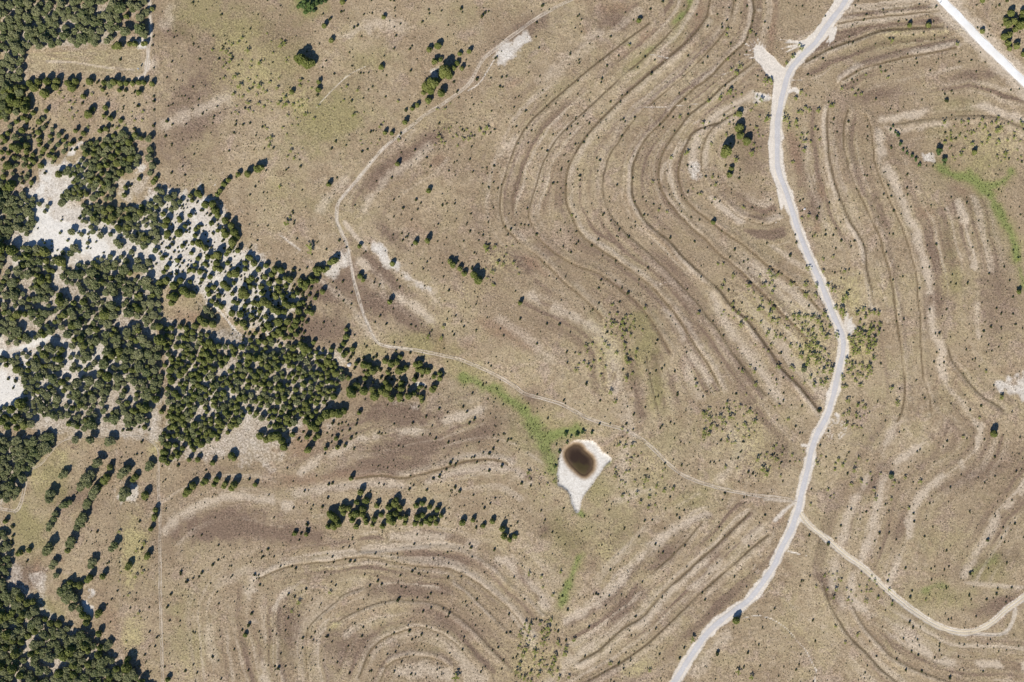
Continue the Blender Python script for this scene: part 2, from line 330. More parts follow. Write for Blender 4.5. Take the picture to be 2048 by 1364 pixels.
for x, y, rx, ry, st, rot in [(660,240,80,50,.9,-20),(560,120,70,60,.55,0),(480,60,60,50,.7,0),(400,30,60,40,.7,0),(740,120,50,24,.6,-20),(920,30,60,24,.4,0),(1290,110,50,10,.8,-40),(1360,40,16,40,.8,20),
  (1290,700,30,60,.75,10),(1310,780,24,50,.7,-10),(1280,640,30,26,.7,0),(1340,880,60,40,.45,0),(1290,980,90,40,.4,0),(1080,860,60,50,.7,30),(1130,1080,40,60,.6,0),(1170,1060,60,40,.5,0),(1380,1000,50,20,.6,-20),
  (1190,980,40,30,.7,0),(930,740,50,20,.8,20),(1240,1040,40,60,.5,0),(1960,330,60,30,.6,0),(1960,420,40,80,.35,-20),(1910,560,16,30,.7,0),(1980,1140,50,20,.7,-20),(1880,1190,70,24,.7,0),(1900,270,60,20,.5,10),(1920,210,40,20,.5,0),
  (100,950,40,50,.8,0),(60,1060,40,50,.9,0),(100,1220,40,24,.8,20),(130,1300,20,30,.4,0),(270,1090,40,60,.4,0),(380,1290,50,40,.6,0),(560,1290,30,40,.35,0),(360,1210,30,40,.5,0),(860,1300,40,24,.3,0),(700,170,40,60,.4,0),(850,690,70,20,.8,10),(740,700,40,20,.7,0),
  (1900,500,20,50,.4,0),(1640,1060,30,60,.3,0),(1120,180,60,16,.4,-40),(1480,280,30,40,.3,0),(1880,1080,80,30,.4,0),(230,320,10,10,0.1,0),(1180,640,30,30,.4,0),(640,410,50,20,.5,0),(560,390,60,40,.4,0),(600,560,20,20,.3,0),(1800,60,80,10,.4,-5),(1800,80,100,16,.4,-10)]:
    blob('olive', x, y, rx, ry, st, rot)
for x, y, rx, ry, st, rot in [(500,150,70,60,.7,0),(470,90,50,40,.6,0),(590,200,30,30,.7,0),(880,250,40,24,.5,0),(1210,700,40,70,.6,0),(1520,620,80,60,.5,30),(1620,700,40,60,.7,0),(1600,640,40,40,.6,0),(1700,600,40,50,.7,0),(1710,700,40,40,.7,0),
  (1490,880,60,60,.6,0),(1520,930,40,30,.6,0),(270,1090,24,50,.95,0),(262,1150,16,30,.8,0),(310,900,14,14,.9,0),(75,955,24,16,.9,0),(125,910,14,20,.7,0),(265,1270,24,30,.8,0),(290,1130,8,60,.5,0),(1060,1320,60,50,.6,0),(1270,1340,40,16,.6,-20),(1210,1100,24,20,.6,0),
  (1980,290,70,40,.6,0),(1570,220,16,30,.6,0),(1880,65,80,6,.5,-5),(1790,64,40,6,.7,-10),(1890,560,14,40,.6,0),(1780,1230,40,16,.5,30),(1620,1280,60,12,.5,40),(1650,1200,30,30,.4,0),(590,1210,20,30,.5,0),(670,1250,14,8,.8,-30),(100,460,1,1,.1,0),(1150,960,80,80,.3,0),(960,580,60,30,.4,0),(1000,520,40,30,.5,0),(860,650,40,30,.4,0),(1910,1060,60,40,.3,0),(370,1330,50,30,.5,0),(1290,920,60,40,.3,0),(540,1240,14,24,.3,0)]:
    blob('yellow', x, y, rx, ry, st, rot)
# wet green swales
for pts, wd, st in [([(925,756),(960,770),(1000,789),(1040,815),(1068,848),(1095,868),(1135,862),(1160,858)], 9, 1.0), ([(1060,850),(1085,885),(1100,910),(1105,930)], 14, .85), ([(1068,848),(1090,880)], 16, .9),
   ([(1882,335),(1905,350),(1945,358),(1972,382),(1995,412),(2012,445),(2026,480),(2036,515)], 8, 1.0), ([(1945,362),(1985,372),(2012,358),(2022,342)], 6, .9), ([(1940,345),(1975,385)], 9, .8),([(2040,540),(2046,570)], 5, .7),
   ([(1157,1115),(1146,1145),(1134,1175),(1124,1205)], 7, .9), ([(1381,-10),(1378,12),(1366,28),(1352,42)], 5, .8), ([(1156,1022),(1166,1032)], 4, .9), ([(1206,930),(1216,925)], 5, .7),([(1158,995),(1152,1010)], 4, .7),
   ([(1845,1182),(1870,1172),(1895,1174)], 7, .6), ([(1950,1140),(1975,1128),(1992,1112)], 6, .5), ([(605,-10),(618,10)], 16, .9), ([(1118,945),(1112,965)], 4, .8), ([(1310,90),(1290,105)],4,.5)]:
    stroke('green', pts, wd*1.3, st*.92, rag=0.8, ext=False); stroke('olive', pts, wd*2.4, .85*st, rag=0.6, ext=False)
for x, y, rx, ry, st, rot in [(300,130,14,10,.7,0),(262,78,40,5,.5,0)]: blob('pale', x, y, rx, ry, st, rot)
# mown hay clearing
area('pale', [(45,100),(120,98),(215,92),(225,85),(295,80),(292,152),(50,152)], .22, 4)
area('olive', [(50,104),(120,102),(212,96),(285,90),(285,146),(55,146)], .35, 5)
area('yellow', [(50,104),(120,102),(212,96),(285,90),(285,146),(55,146)], .3, 5)
for k in range(5): stroke('yellow', [(60,101+k*4),(140,102+k*4),(215,98+k*4)], 1.0, .6, rag=.2, ext=False)
stroke('pale', [(92,122),(150,125),(212,135),(268,140)], 2.2, .95, ext=False)
# limestone flats
for pts, st, so in [
  ([(70,398),(88,400),(100,420),(118,440),(150,455),(195,470),(232,492),(222,520),(200,512),(168,515),(140,520),(118,512),(80,500),(50,492),(62,470),(68,440),(56,420)], 1.0, 7),
  ([(165,285),(150,300),(130,315),(118,340),(95,365),(70,395),(80,380),(105,345),(135,310)], .8, 8),
  ([(270,480),(310,470),(345,490),(380,450),(405,410),(412,425),(400,460),(370,510),(360,560),(335,560),(330,520),(290,510)], .75, 12),
  ([(395,395),(415,405),(418,425),(398,425)], .9, 5), ([(340,520),(358,525),(365,560),(340,560)], .95, 6),
  ([(-120,735),(0,700),(60,682),(110,664),(150,660),(112,676),(60,698),(0,716),(-120,760)], .95, 4), ([(-120,735),(28,735),(44,760),(58,782),(34,812),(-120,830)], .95, 7), ([(-120,690),(60,690),(130,690),(140,740),(90,800),(40,830),(-120,840)], .5, 12),
  ([(125,715),(150,715),(140,745),(120,760)], .6, 6), ([(-120,400),(10,410),(0,480),(-120,480)], .4, 8),
  ([(990,112),(1010,88),(1050,68),(1062,82),(1030,108),(1000,128)], .85, 5), ([(1022,95),(1058,73),(1055,88)], .95, 3),
  ([(738,480),(756,484),(775,510),(792,535),(780,535),(755,515)], .85, 5), ([(775,525),(810,545),(840,565),(860,580),(835,572),(800,552)], .6, 4),
  ([(1693,640),(1704,632),(1712,655),(1704,680),(1694,672)], 1.0, 4), ([(1690,610),(1698,606),(1702,620),(1695,626)], .6, 4),
  ([(1505,186),(1532,186),(1538,200),(1520,202)], .9, 4), ([(1380,330),(1392,330),(1394,360),(1384,358)], .6, 4),
  ([(1990,768),(2050,755),(2060,800),(2020,788)], .75, 6), ([(1840,305),(1862,308),(1868,322),(1848,320)], .7, 3),
  ([(475,898),(520,892),(560,902),(572,930),(540,940),(490,925)], .33, 10), ([(640,845),(665,835),(680,850),(655,870)], .35, 8),
  ([(172,1172),(186,1175),(182,1190),(172,1190)], .8, 4), ([(172,1205),(186,1225),(182,1240),(172,1225)], .75, 3), ([(60,1150),(90,1140),(95,1190),(75,1195)], .3, 5),
  ([(282,80),(300,78),(298,95),(285,92)], .8, 4), ([(868,135),(880,130),(868,160),(860,165)], .6, 5), ([(240,985),(265,960),(275,970),(262,1010),(240,1010)], .45, 6), ([(832,768),(848,768),(848,772),(834,771)], 1.0, 1.5),
  ([(265,335),(290,310),(292,325),(275,352)], .5, 6), ([(232,355),(262,350),(300,350),(300,400),(232,405)], .25, 6), ([(700,738),(712,735),(706,748)], .3, 4), ([(1030,785),(1060,795),(1050,798)], .2, 3), ([(640,540),(690,500),(695,520),(650,550)], .5, 8),([(780,800),(850,800),(840,812),(780,812)], .3, 6)]:
    area('white', pts, st*(1.05 if pts[0][0] < 460 else .72), so*1.8, 2.0)
# patchy limestone gravel through the thin scrub
area('white', [(300,380),(400,392),(440,420),(470,480),(530,530),(600,600),(560,660),(470,640),(420,600),(330,560),(250,540),(150,520),(120,480),(240,460)], .62, 26)
area('white', [(330,760),(420,720),(480,770),(520,830),(480,860),(420,830),(350,800)], .42, 24)
area('white', [(90,330),(170,320),(200,380),(120,420),(80,400)], .6, 22)
area('white', [(20,380),(120,380),(260,450),(330,500),(330,580),(240,540),(120,540),(20,520)], .6, 30)
area('white', [(-100,690),(170,650),(300,700),(200,800),(60,850),(-100,850)], .5, 30)
area('white', [(640,545),(700,500),(700,530),(660,560)], .5, 10)
# caliche shoulders and turnouts beside the roads
area('track', [(1508,98),(1514,90),(1526,94),(1548,116),(1566,134),(1580,142),(1572,172),(1560,172),(1546,160),(1524,134),(1508,114)], 1.3, 3, 1.0)
for ex, ey in [(1492,87),(1499,82),(1507,80),(1514,74),(1523,82),(1496,98),(1488,108),(1497,116),(1530,90)]: stroke('track', [(1524,112),((1524+ex)/2+2,(112+ey)/2),(ex,ey)], 1.7, .75, rag=.8, ext=False)
for ex, ey in [(1560,79),(1568,84),(1563,97),(1574,93),(1580,80),(1572,104),(1588,96)]: stroke('track', [(1612,88),((1612+ex)/2,(88+ey)/2-1),(ex,ey)], 1.6, .7, rag=.8, ext=False)
for ex, ey in [(1652,86),(1657,92),(1664,80),(1648,76)]: stroke('track', [(1672,54),((1672+ex)/2,(54+ey)/2),(ex,ey)], 1.6, .7, rag=.8, ext=False)
area('track', [(1596,84),(1612,80),(1640,48),(1676,-10),(1700,-10),(1664,62),(1636,96),(1612,104),(1600,92)], 1.2, 3, 1.0)
area('track', [(1660,60),(1676,48),(1668,80),(1656,84)], .9, 3)
area('track', [(1548,160),(1565,160),(1560,220),(1553,280),(1556,350),(1570,400),(1562,420),(1552,372),(1540,340),(1537,290),(1543,220)], 1.3, 3, .5)
stroke('track', [(1578,183),(1590,178),(1596,184)], 3.5, 1.0, ext=False)
stroke('track', [(1585,1003),(1560,1000),(1530,998)], 6, .4, ext=False); stroke('track', [(1592,1004),(1575,1015),(1550,1040)], 5, .6, ext=False)
stroke('track', [(1671,828),(1676,832)], 4, .9, ext=False); stroke('track', [(1605,890),(1618,892)], 4, .8, ext=False)
stroke('track', [(1693,630),(1690,670),(1692,690)], 7, .7, ext=False)
stroke('track', [(1580,1103),(1600,1108)], 1.8, .8, ext=False)
for rr in (12, 15.5, 19, 22): stroke('track', [(1671+rr*math.cos(t)*1.0, 858+rr*math.sin(t)*.95) for t in np.linspace(0.1, 6.2, 24)], 1.1, .55, rag=.2, ext=False)
for rr in (14, 18, 22, 26): stroke('track', [(1528+rr*math.cos(t), 1130+rr*math.sin(t)*1.1) for t in np.linspace(2.2, 4.6, 12)], .9, .4, rag=.2, ext=False)
for rr in (10, 14, 18): stroke('track', [(1594+rr*math.cos(t)*1.4, 560+rr*math.sin(t)) for t in np.linspace(0.2, 2.6, 12)], .9, .4, rag=.2, ext=False)
P = crom(extend(ROAD)); w, d = polydist(P, 30); mx('track', w, .8*smoothstep(15, 7, np.abs(d)+RAG[w]*9))
P = crom(extend(GRAVEL)); w, d = polydist(P, 60); mx('track', w, 1.2*smoothstep(11, 7, np.abs(d)+RAG[w]*5)); mx('pale', w, .9*smoothstep(36, 12, np.abs(d)+RAG[w]*22))
for tr, hw, st in ((TRACK_A, 4.0, .33), (TRACK_B, 6.0, .8), (TRACK_B2, 4.5, .5), (TRACK_C, 3.2, .32), (TRACK_D, 4.0, .7), (TRACK_E, 2.4, .25)):
    P = crom(extend(tr)); w, d = polydist(P, 24); mx('track', w, st*smoothstep(hw*1.7, hw*.4, np.abs(d)+RAG[w]*4))
    Z[w] -= 0.10*np.exp(-(d/hw)**2)
for pts, wd, st in [([(1024,84),(990,118),(960,165),(935,182)], 1.6, .7), ([(632,216),(650,195),(672,172),(700,148),(730,133)], 1.4, .6), ([(1484,1236),(1511,1231),(1536,1235),(1556,1245),(1576,1260),(1593,1280),(1611,1300),(1623,1323),(1632,1343),(1630,1363)], 1.3, .7),
   ([(1551,1183),(1611,1235),(1661,1273),(1698,1310),(1748,1360)], 1.2, .45), ([(1555,1180),(1617,1232),(1667,1270),(1704,1306)], 1.0, .35), ([(1198,212),(1250,212),(1320,214),(1400,207)], 1.2, .5), ([(1300,108),(1336,115)], 2.0, .6), ([(1480,132),(1449,148),(1424,150)], 1.5, .5),
   ([(1298,575),(1340,562)], 1.2, .4), ([(1790,510),(1778,535)], 1.2, .5), ([(295,8),(250,40),(232,65),(217,88)], 5, .35), ([(560,470),(600,500)], 3, .6), ([(1470,1225),(1500,1210),(1540,1180)], 1.4, .4), ([(235,872),(225,900)], 1, .2), ([(2010,1275),(2030,1220),(2035,1200)], 2, .4), ([(1906,1264),(1950,1285),(1990,1300)], 1.5, .35), ([(1640,585),(1665,560)],1.5,.5),([(1645,580),(1610,600)],1,.2)]:
    stroke('track', pts, wd, st, rag=.3)
stroke('track', TRACK_A[11:30], 3.2, .55, rag=.5, ext=False); stroke('track', TRACK_A[:12], 2.6, .4, rag=.5)
# wash along the wood
for pts in ([(410,605),(430,615),(450,635),(465,655),(480,670)], [(527,655),(535,668),(541,682)], [(610,706),(640,707),(655,708)]):
    stroke('white', pts, 1.6, .9, rag=.3, ext=False)
# draw and pond
for pts, wd, dep in [([(560,940),(600,900),(690,745),(800,760),(930,765),(1040,815),(1090,880)], 40, .9), ([(1160,1030),(1145,1120),(1130,1250),(1080,1364)], 50, .8), ([(1880,330),(1990,410),(2040,520)], 34, .6), ([(410,605),(465,655),(540,690),(690,745)], 16, .8)]:
    P = crom(extend(pts)); w, d = polydist(P, wd*2.5); Z[w] -= dep*np.exp(-(d/wd)**2)
BASIN = [tuple(q) for q in crom([(1148,883),(1168,881),(1186,883),(1197,895),(1203,904),(1222,917),(1209,931),(1197,948),(1186,964),(1176,979),(1166,994),(1161,1008),(1154,1024),(1144,1004),(1139,988),(1133,979),(1124,973),(1115,967),(1117,944),(1119,914),(1130,896),(1148,883)], 5)[:-1]]
MUD = [(1148,890),(1160,892),(1169,902),(1180,911),(1187,922),(1187,934),(1180,946),(1169,952),(1157,947),(1146,936),(1136,924),(1130,911),(1134,898)]
MUD = [tuple(q) for q in crom(MUD+[MUD[0]], 4)[:-1]]
P0z = 0.0
w, d = polyfield(BASIN, 40)
zb = np.median(Z[w])
Z[w] = Z[w]*(1-smoothstep(30, 3, d)*.85) + (zb)*smoothstep(30, 3, d)*.85
Z[w] -= 0.75*smoothstep(3.0, -2.0, d+RAG[w]*3)
mx('white', w, .86*smoothstep(4, -3, d+RAG[w]*6))
MK['green'][w] *= smoothstep(-3, 3, d)
w2, d2 = polyfield(MUD, 40)
Z[w2] -= 0.55*smoothstep(9, -12, d2)
MK['ring'][w2] = np.maximum(MK['ring'][w2], smoothstep(15.0, -1.0, d2+RAG[w2]*4))
MK['mud'][w2] = np.maximum(MK['mud'][w2], smoothstep(7.5, -5, d2+RAG[w2]*4))
for x, y, rx, ry, rot in [(1153,1000,5,14,20),(1130,958,9,8,0),(1207,932,7,5,0)]: blob('olive', x, y, rx, ry, .6, rot)
jw = win(1150, 1151, 915, 916); WATER_Z = float(Z[jw].mean())+0.22
# wood floor litter
for poly in ([(0,0),(240,0),(240,50),(215,92),(50,98),(45,160),(0,165)], [(0,490),(320,560),(325,880),(0,860)], [(325,640),(690,700),(680,800),(560,900),(330,930)], [(0,1060),(75,1200),(240,1320),(300,1364),(0,1364)], [(0,870),(110,865),(60,940),(0,1010)]):
    area('damp', poly, .4, 14); area('white', poly, .3, 14)

# outer skirt of the sheet: noise only
XX, YY = np.meshgrid(AX, AY)
ZZ = (fbm(XX, YY, 420, 11, 3)-0.5)*2.6
ZZ[iy0:iy1, ix0:ix1] = Z
edge = np.minimum(np.minimum(UX-X0, UX.max()-UX), np.minimum(UY-Y0, UY.max()-UY))
f = smoothstep(0, 60, edge); ZZ[iy0:iy1, ix0:ix1] = Z*f+ZZ[iy0:iy1, ix0:ix1]*0+((fbm(UX, UY, 420, 11, 3)-0.5)*2.6)*(1-f)
Z = ZZ[iy0:iy1, ix0:ix1]

def zat(px, py):
    px = np.asarray(px, float); py = np.asarray(py, float)
    x = np.clip((px-X0)/STEP, 0, NX-1.001); y = np.clip((py-Y0)/STEP, 0, NY-1.001)
    i = x.astype(int); j = y.astype(int); fx = x-i; fy = y-j
    return (Z[j, i]*(1-fx)+Z[j, i+1]*fx)*(1-fy)+(Z[j+1, i]*(1-fx)+Z[j+1, i+1]*fx)*fy
def mat_at(k, px, py):
    i = np.clip(((np.asarray(px)-X0)/STEP).astype(int), 0, NX-1); j = np.clip(((np.asarray(py)-Y0)/STEP).astype(int), 0, NY-1)
    return MK[k][j, i]

# ------------------------------------------------------------------ materials
class NT:
    def __init__(s, name):
        s.m = bpy.data.materials.new(name); s.m.use_nodes = True
        s.t = s.m.node_tree; s.t.nodes.clear()
        s.out = s.n('ShaderNodeOutputMaterial')
    def n(s, typ, **kw):
        nd = s.t.nodes.new(typ)
        for k, v in kw.items(): setattr(nd, k, v)
        return nd
    def link(s, a, b): s.t.links.new(a, b)
    def put(s, sock, v):
        if isinstance(v, bpy.types.NodeSocket): s.link(v, sock)
        elif isinstance(v, tuple) and len(v) == 3: sock.default_value = (*v, 1)
        else: sock.default_value = v
    def math(s, op, a, b=0.0, c=0.0, clamp=False):
        nd = s.n('ShaderNodeMath', operation=op, use_clamp=clamp)
        s.put(nd.inputs[0], a); s.put(nd.inputs[1], b); s.put(nd.inputs[2], c); return nd.outputs[0]
    def sstep(s, x, lo, hi, a=0.0, b=1.0):
        nd = s.n('ShaderNodeMapRange', interpolation_type='SMOOTHSTEP'); s.put(nd.inputs[0], x)
        nd.inputs[1].default_value = lo; nd.inputs[2].default_value = hi; nd.inputs[3].default_value = a; nd.inputs[4].default_value = b
        return nd.outputs[0]
    def mix(s, f, a, b, blend='MIX'):
        nd = s.n('ShaderNodeMix', data_type='RGBA', blend_type=blend); s.put(nd.inputs[0], f); s.put(nd.inputs[6], a); s.put(nd.inputs[7], b); return nd.outputs[2]
    def noise(s, scale, detail=3, rough=.6, vec=None, dist=0.0):
        nd = s.n('ShaderNodeTexNoise'); nd.inputs['Scale'].default_value = scale; nd.inputs['Detail'].default_value = detail
        nd.inputs['Roughness'].default_value = rough; nd.inputs['Distortion'].default_value = dist
        if vec is not None: s.link(vec, nd.inputs['Vector'])
        return nd.outputs['Fac']
    def pos(s):
        return s.n('ShaderNodeNewGeometry').outputs['Position']
    def attr(s, name):
        return s.n('ShaderNodeAttribute', attribute_name=name)
    def bsdf(s, col, rough=.9, spec=.1, normal=None):
        b = s.n('ShaderNodeBsdfPrincipled'); s.put(b.inputs['Base Color'], col); s.put(b.inputs['Roughness'], rough)
        b.inputs['Specular IOR Level'].default_value = spec
        if normal is not None: s.link(normal, b.inputs['Normal'])
        return b
    def bump(s, h, strength, dist):
        b = s.n('ShaderNodeBump'); b.inputs['Strength'].default_value = strength; b.inputs['Distance'].default_value = dist
        s.link(h, b.inputs['Height']); return b.outputs[0]
    def done(s, sh): s.link(sh, s.out.inputs[0]); return s.m

def ground_material():
    t = NT('dry_pasture'); p = t.pos()
    A = {}
    for nm, keys in (('M1', ('pale','white','track')), ('M2', ('green','olive','red')), ('M3', ('dark','yellow','damp')), ('M4', ('mud','ring','brown'))):
        sp = t.n('ShaderNodeSeparateColor'); t.link(t.attr(nm).outputs['Color'], sp.inputs[0])
        for k, o in zip(keys, sp.outputs): A[k] = o
    nf = t.noise(1.1, 3, .65, p)           # ~1 m tufts
    nff = t.noise(2.6, 2, .7, p)
    nm = t.noise(0.22, 4, .6, p)           # ~5 m
    nl = t.noise(0.035, 4, .55, p)         # ~30 m
    nxl = t.noise(0.008, 3, .5, p)
    ng = t.math('ADD', t.math('MULTIPLY', nf, .55), t.math('MULTIPLY', nm, .45))
    # dry grass: olive straw, lilac brown seed heads, pinkish thin turf
    np1 = t.noise(.055, 5, .6, p, .5)
    off = t.n('ShaderNodeVectorMath', operation='ADD'); t.link(p, off.inputs[0]); off.inputs[1].default_value = (311.0, 97.0, 13.0)
    np2 = t.noise(.09, 5, .62, off.outputs[0], .4)
    c = t.mix(t.sstep(nl, .36, .62), (.322,.240,.153), (.402,.313,.198))
    c = t.mix(t.math('MULTIPLY', t.sstep(np1, .47, .63), .6), c, (.372,.300,.170))
    c = t.mix(t.math('MULTIPLY', t.sstep(np2, .52, .66), .7), c, (.388,.290,.216))
    c = t.mix(t.math('MULTIPLY', t.sstep(nm, .50, .70), .55), c, (.475,.378,.262))
    c = t.mix(t.math('MULTIPLY', t.sstep(nm, .48, .28), .6), c, (.240,.168,.105))
    c = t.mix(t.math('MULTIPLY', t.sstep(nxl, .56, .38), .45), c, (.268,.194,.125))
    def m(key, col, lo, hi, amp, noise, k=1.0):
        nonlocal c
        x = t.math('ADD', A[key], t.math('MULTIPLY', t.math('SUBTRACT', noise, .5), amp))
        f = t.math('MULTIPLY', t.sstep(x, lo, hi), k)
        c = t.mix(f, c, col)
    m('damp', (.33,.26,.18), .1, .7, .5, nm, .6)
    m('brown', (.198,.136,.098), .0, .60, .6, nm, .9)
    m('olive', (.285,.243,.112), .05, .85, .65, nm, .8)
    m('red', (.275,.175,.115), .05, .9, .65, nm, .65)
    m('pale', (.525,.428,.318), .05, .85, .75, ng, .88)
    m('yellow', (.45,.385,.18), .2, .95, 1.2, nf, .6)
    m('dark', (.150,.108,.062), .08, .62, .45, nf, .9)
    m('green', (.205,.235,.078), .12, 1.0, 1.0, ng, .88)
    m('track', (.70,.625,.53), .15, .8, .6, ng, .95)
    m('white', (.56,.49,.405), .08, .5, .7, ng, .95)
    m('white', (.72,.675,.60), .34, 1.05, 1.1, ng, .95)
    m('ring', (.36,.240,.130), .05, .95, .2, nm, .95)
    m('mud', (.085,.055,.032), .05, .85, .2, nm, 1)
    # tuft-scale colour variety of the grass, with tuft shadows painted in (less on bare ground)
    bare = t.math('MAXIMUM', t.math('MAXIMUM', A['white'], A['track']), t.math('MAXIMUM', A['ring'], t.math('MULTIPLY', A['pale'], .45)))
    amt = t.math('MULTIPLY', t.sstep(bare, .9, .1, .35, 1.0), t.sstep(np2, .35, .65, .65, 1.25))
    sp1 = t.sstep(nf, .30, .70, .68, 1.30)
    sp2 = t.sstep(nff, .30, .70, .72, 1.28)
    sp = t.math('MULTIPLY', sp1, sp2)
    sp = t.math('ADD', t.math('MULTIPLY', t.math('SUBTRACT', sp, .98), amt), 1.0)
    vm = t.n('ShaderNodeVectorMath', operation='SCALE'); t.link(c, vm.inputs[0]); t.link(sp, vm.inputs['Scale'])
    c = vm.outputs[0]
    h = t.math('ADD', nf, t.math('MULTIPLY', nff, .6))
    h = t.math('MULTIPLY', h, amt)
    b = t.bsdf(c, .95, .05, t.bump(h, .5, .35))
    return t.done(b.outputs[0])

def flat_material(name, ca, cb, scale, rough=.9, spec=.1, bump=.2, detail=4, big=None):
    t = NT(name); p = t.pos()
    n1 = t.noise(scale, detail, .65, p)
    c = t.mix(t.sstep(n1, .3, .7), ca, cb)
    if big:
        c = t.mix(t.math('MULTIPLY', t.sstep(t.noise(.15, 3, .6, p), .4, .65), .6), c, big)
    b = t.bsdf(c, rough, spec, t.bump(n1, bump, .05))
    return t.done(b.outputs[0])

def leaf_material(name, ca, cb, cc, transl=.2):
    t = NT(name)
    oi = t.n('ShaderNodeObjectInfo').outputs['Random']
    r = t.math('FRACT', t.math('ADD', oi, t.attr('treernd').outputs['Fac']))
    ti = t.attr('tint').outputs['Fac']
    c = t.mix(r, ca, cb)
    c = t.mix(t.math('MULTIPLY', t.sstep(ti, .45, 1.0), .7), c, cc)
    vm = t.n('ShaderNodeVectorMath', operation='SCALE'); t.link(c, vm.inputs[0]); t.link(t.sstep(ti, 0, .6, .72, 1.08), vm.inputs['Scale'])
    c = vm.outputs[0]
    b = t.bsdf(c, .75, .15)
    tr = t.n('ShaderNodeBsdfTranslucent'); t.link(c, tr.inputs[0])
    mx_ = t.n('ShaderNodeMixShader'); mx_.inputs[0].default_value = transl
    t.link(b.outputs[0], mx_.inputs[1]); t.link(tr.outputs[0], mx_.inputs[2])
    return t.done(mx_.outputs[0])

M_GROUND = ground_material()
M_JUN = leaf_material('juniper_foliage', (.132,.158,.034), (.200,.208,.058), (.30,.30,.11), .22)
M_OAK = leaf_material('oak_foliage', (.125,.155,.052), (.255,.255,.125), (.41,.40,.21), .25)
M_MES = leaf_material('mesquite_foliage', (.40,.45,.11), (.52,.53,.18), (.60,.60,.24), .5)
M_BSH = leaf_material('bush_foliage', (.055,.065,.024), (.10,.11,.038), (.16,.16,.06), .15)
M_WIL = leaf_material('willow_foliage', (.085,.125,.055), (.13,.19,.055), (.19,.27,.07), .3)
M_BARK = flat_material('bark', (.09,.07,.05), (.17,.14,.11), 6, .95, .05, .4)
M_GRS = leaf_material('dry_grass_blades', (.40,.32,.21), (.50,.42,.28), (.58,.50,.35), .4)
M_GGR = leaf_material('green_grass_blades', (.20,.235,.072), (.27,.295,.105), (.36,.36,.16), .4)

# ------------------------------------------------------------------ ground sheet
VX, VY = (XX-1024)*S, (682-YY)*S
V = np.stack([VX, VY, ZZ], -1).reshape(-1, 3)
idx = np.arange(nx*ny).reshape(ny, nx)
F = np.stack([idx[1:, :-1], idx[1:, 1:], idx[:-1, 1:], idx[:-1, :-1]], -1).reshape(-1, 4)
at = {}
for nm, keys in (('M1', ('pale','white','track')), ('M2', ('green','olive','red')), ('M3', ('dark','yellow','damp')), ('M4', ('mud','ring','brown'))):
    full = np.zeros((ny, nx, 4), np.float32); full[..., 3] = 1
    for q, k in enumerate(keys): full[iy0:iy1, ix0:ix1, q] = MK[k]
    at[nm] = full.reshape(-1, 4)
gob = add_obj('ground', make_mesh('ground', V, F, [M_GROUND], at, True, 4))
tag(gob, 'dry tan pasture hillside with curving terrace lines and bare limestone', 'ground', kind='structure')

# ------------------------------------------------------------------ roads and tracks
def ribbon(pts, hw, lift, nacross=5, ragw=0.0, seed=0, step=3.0, offset=0.0, crown=0.0, ext=True):
    P = crom(extend(pts) if ext else pts, step)
    T = np.gradient(P, axis=0); T /= np.linalg.norm(T, axis=1)[:, None]
    N = np.stack([-T[:, 1], T[:, 0]], 1)
    n = len(P); r = np.random.default_rng(seed)
    def wob():
        q = r.normal(size=n); k = np.ones(5)/5; return np.convolve(np.convolve(q, k, 'same'), k, 'same')*ragw*3
    hl, hr = hw+wob(), hw+wob()
    hwv = hw if np.isscalar(hw) else hw
    s = np.linspace(-1, 1, nacross)
    px = np.zeros((n, nacross)); py = np.zeros((n, nacross)); 
    for k, q in enumerate(s):
        off = offset+(q*hl if q < 0 else q*hr)
        px[:, k] = P[:, 0]+N[:, 0]*off; py[:, k] = P[:, 1]+N[:, 1]*off
    # a road bed: keep it over the highest ground near by
    zz = np.maximum.reduce([zat(px+dx, py+dy) for dx in (-2, 0, 2) for dy in (-2, 0, 2)])+lift+crown*(1-s[None, :]**2)
    V = np.stack([(px-1024)*S, (682-py)*S, zz], -1).reshape(-1, 3)
    i = np.arange(n*nacross).reshape(n, nacross)
    F = np.stack([i[:-1, :-1], i[:-1, 1:], i[1:, 1:], i[1:, :-1]], -1).reshape(-1, 4)
    # face up
    a, b, c = V[F[0, 0]], V[F[0, 1]], V[F[0, 2]]
    if np.cross(b-a, c-a)[2] < 0: F = F[:, ::-1]
    return V, F
def join(parts):
    Vs, Fs, o = [], [], 0
    for V, F in parts: Vs.append(V); Fs.append(F+o); o += len(V)
    return np.concatenate(Vs), np.concatenate(Fs)

t = NT('chip_seal'); p = t.pos(); ac = t.attr('across').outputs['Fac']
n1 = t.noise(1.4, 5, .7, p); n2 = t.noise(.12, 4, .6, p)
c = t.mix(t.sstep(n1, .3, .7), (.49,.462,.445), (.61,.58,.555))
wheel = t.sstep(t.math('ABSOLUTE', t.math('SUBTRACT', t.math('ABSOLUTE', ac), .48)), .26, .04)      # two polished wheel paths
c = t.mix(t.math('MULTIPLY', wheel, .35), c, (.46,.44,.435))
c = t.mix(t.math('MULTIPLY', t.sstep(n2, .5, .62), .5), c, (.53,.49,.455))
edge_ = t.sstep(t.math('ADD', t.math('ABSOLUTE', ac), t.math('MULTIPLY', t.math('SUBTRACT', n1, .5), .8)), .72, 1.0)
c = t.mix(edge_, c, (.63,.56,.47))                                                                   # caliche dust drifting in from the verge
M_ROAD = t.done(t.bsdf(c, .9, .1, t.bump(n1, .15, .04)).outputs[0])
M_GRAV = flat_material('white_gravel', (.80,.78,.74), (.88,.87,.84), 1.2, .95, .05, .3, big=(.76,.72,.66))
M_DIRT = flat_material('track_dirt', (.46,.375,.275), (.62,.53,.42), .5, .95, .05, .3, big=(.48,.39,.29))
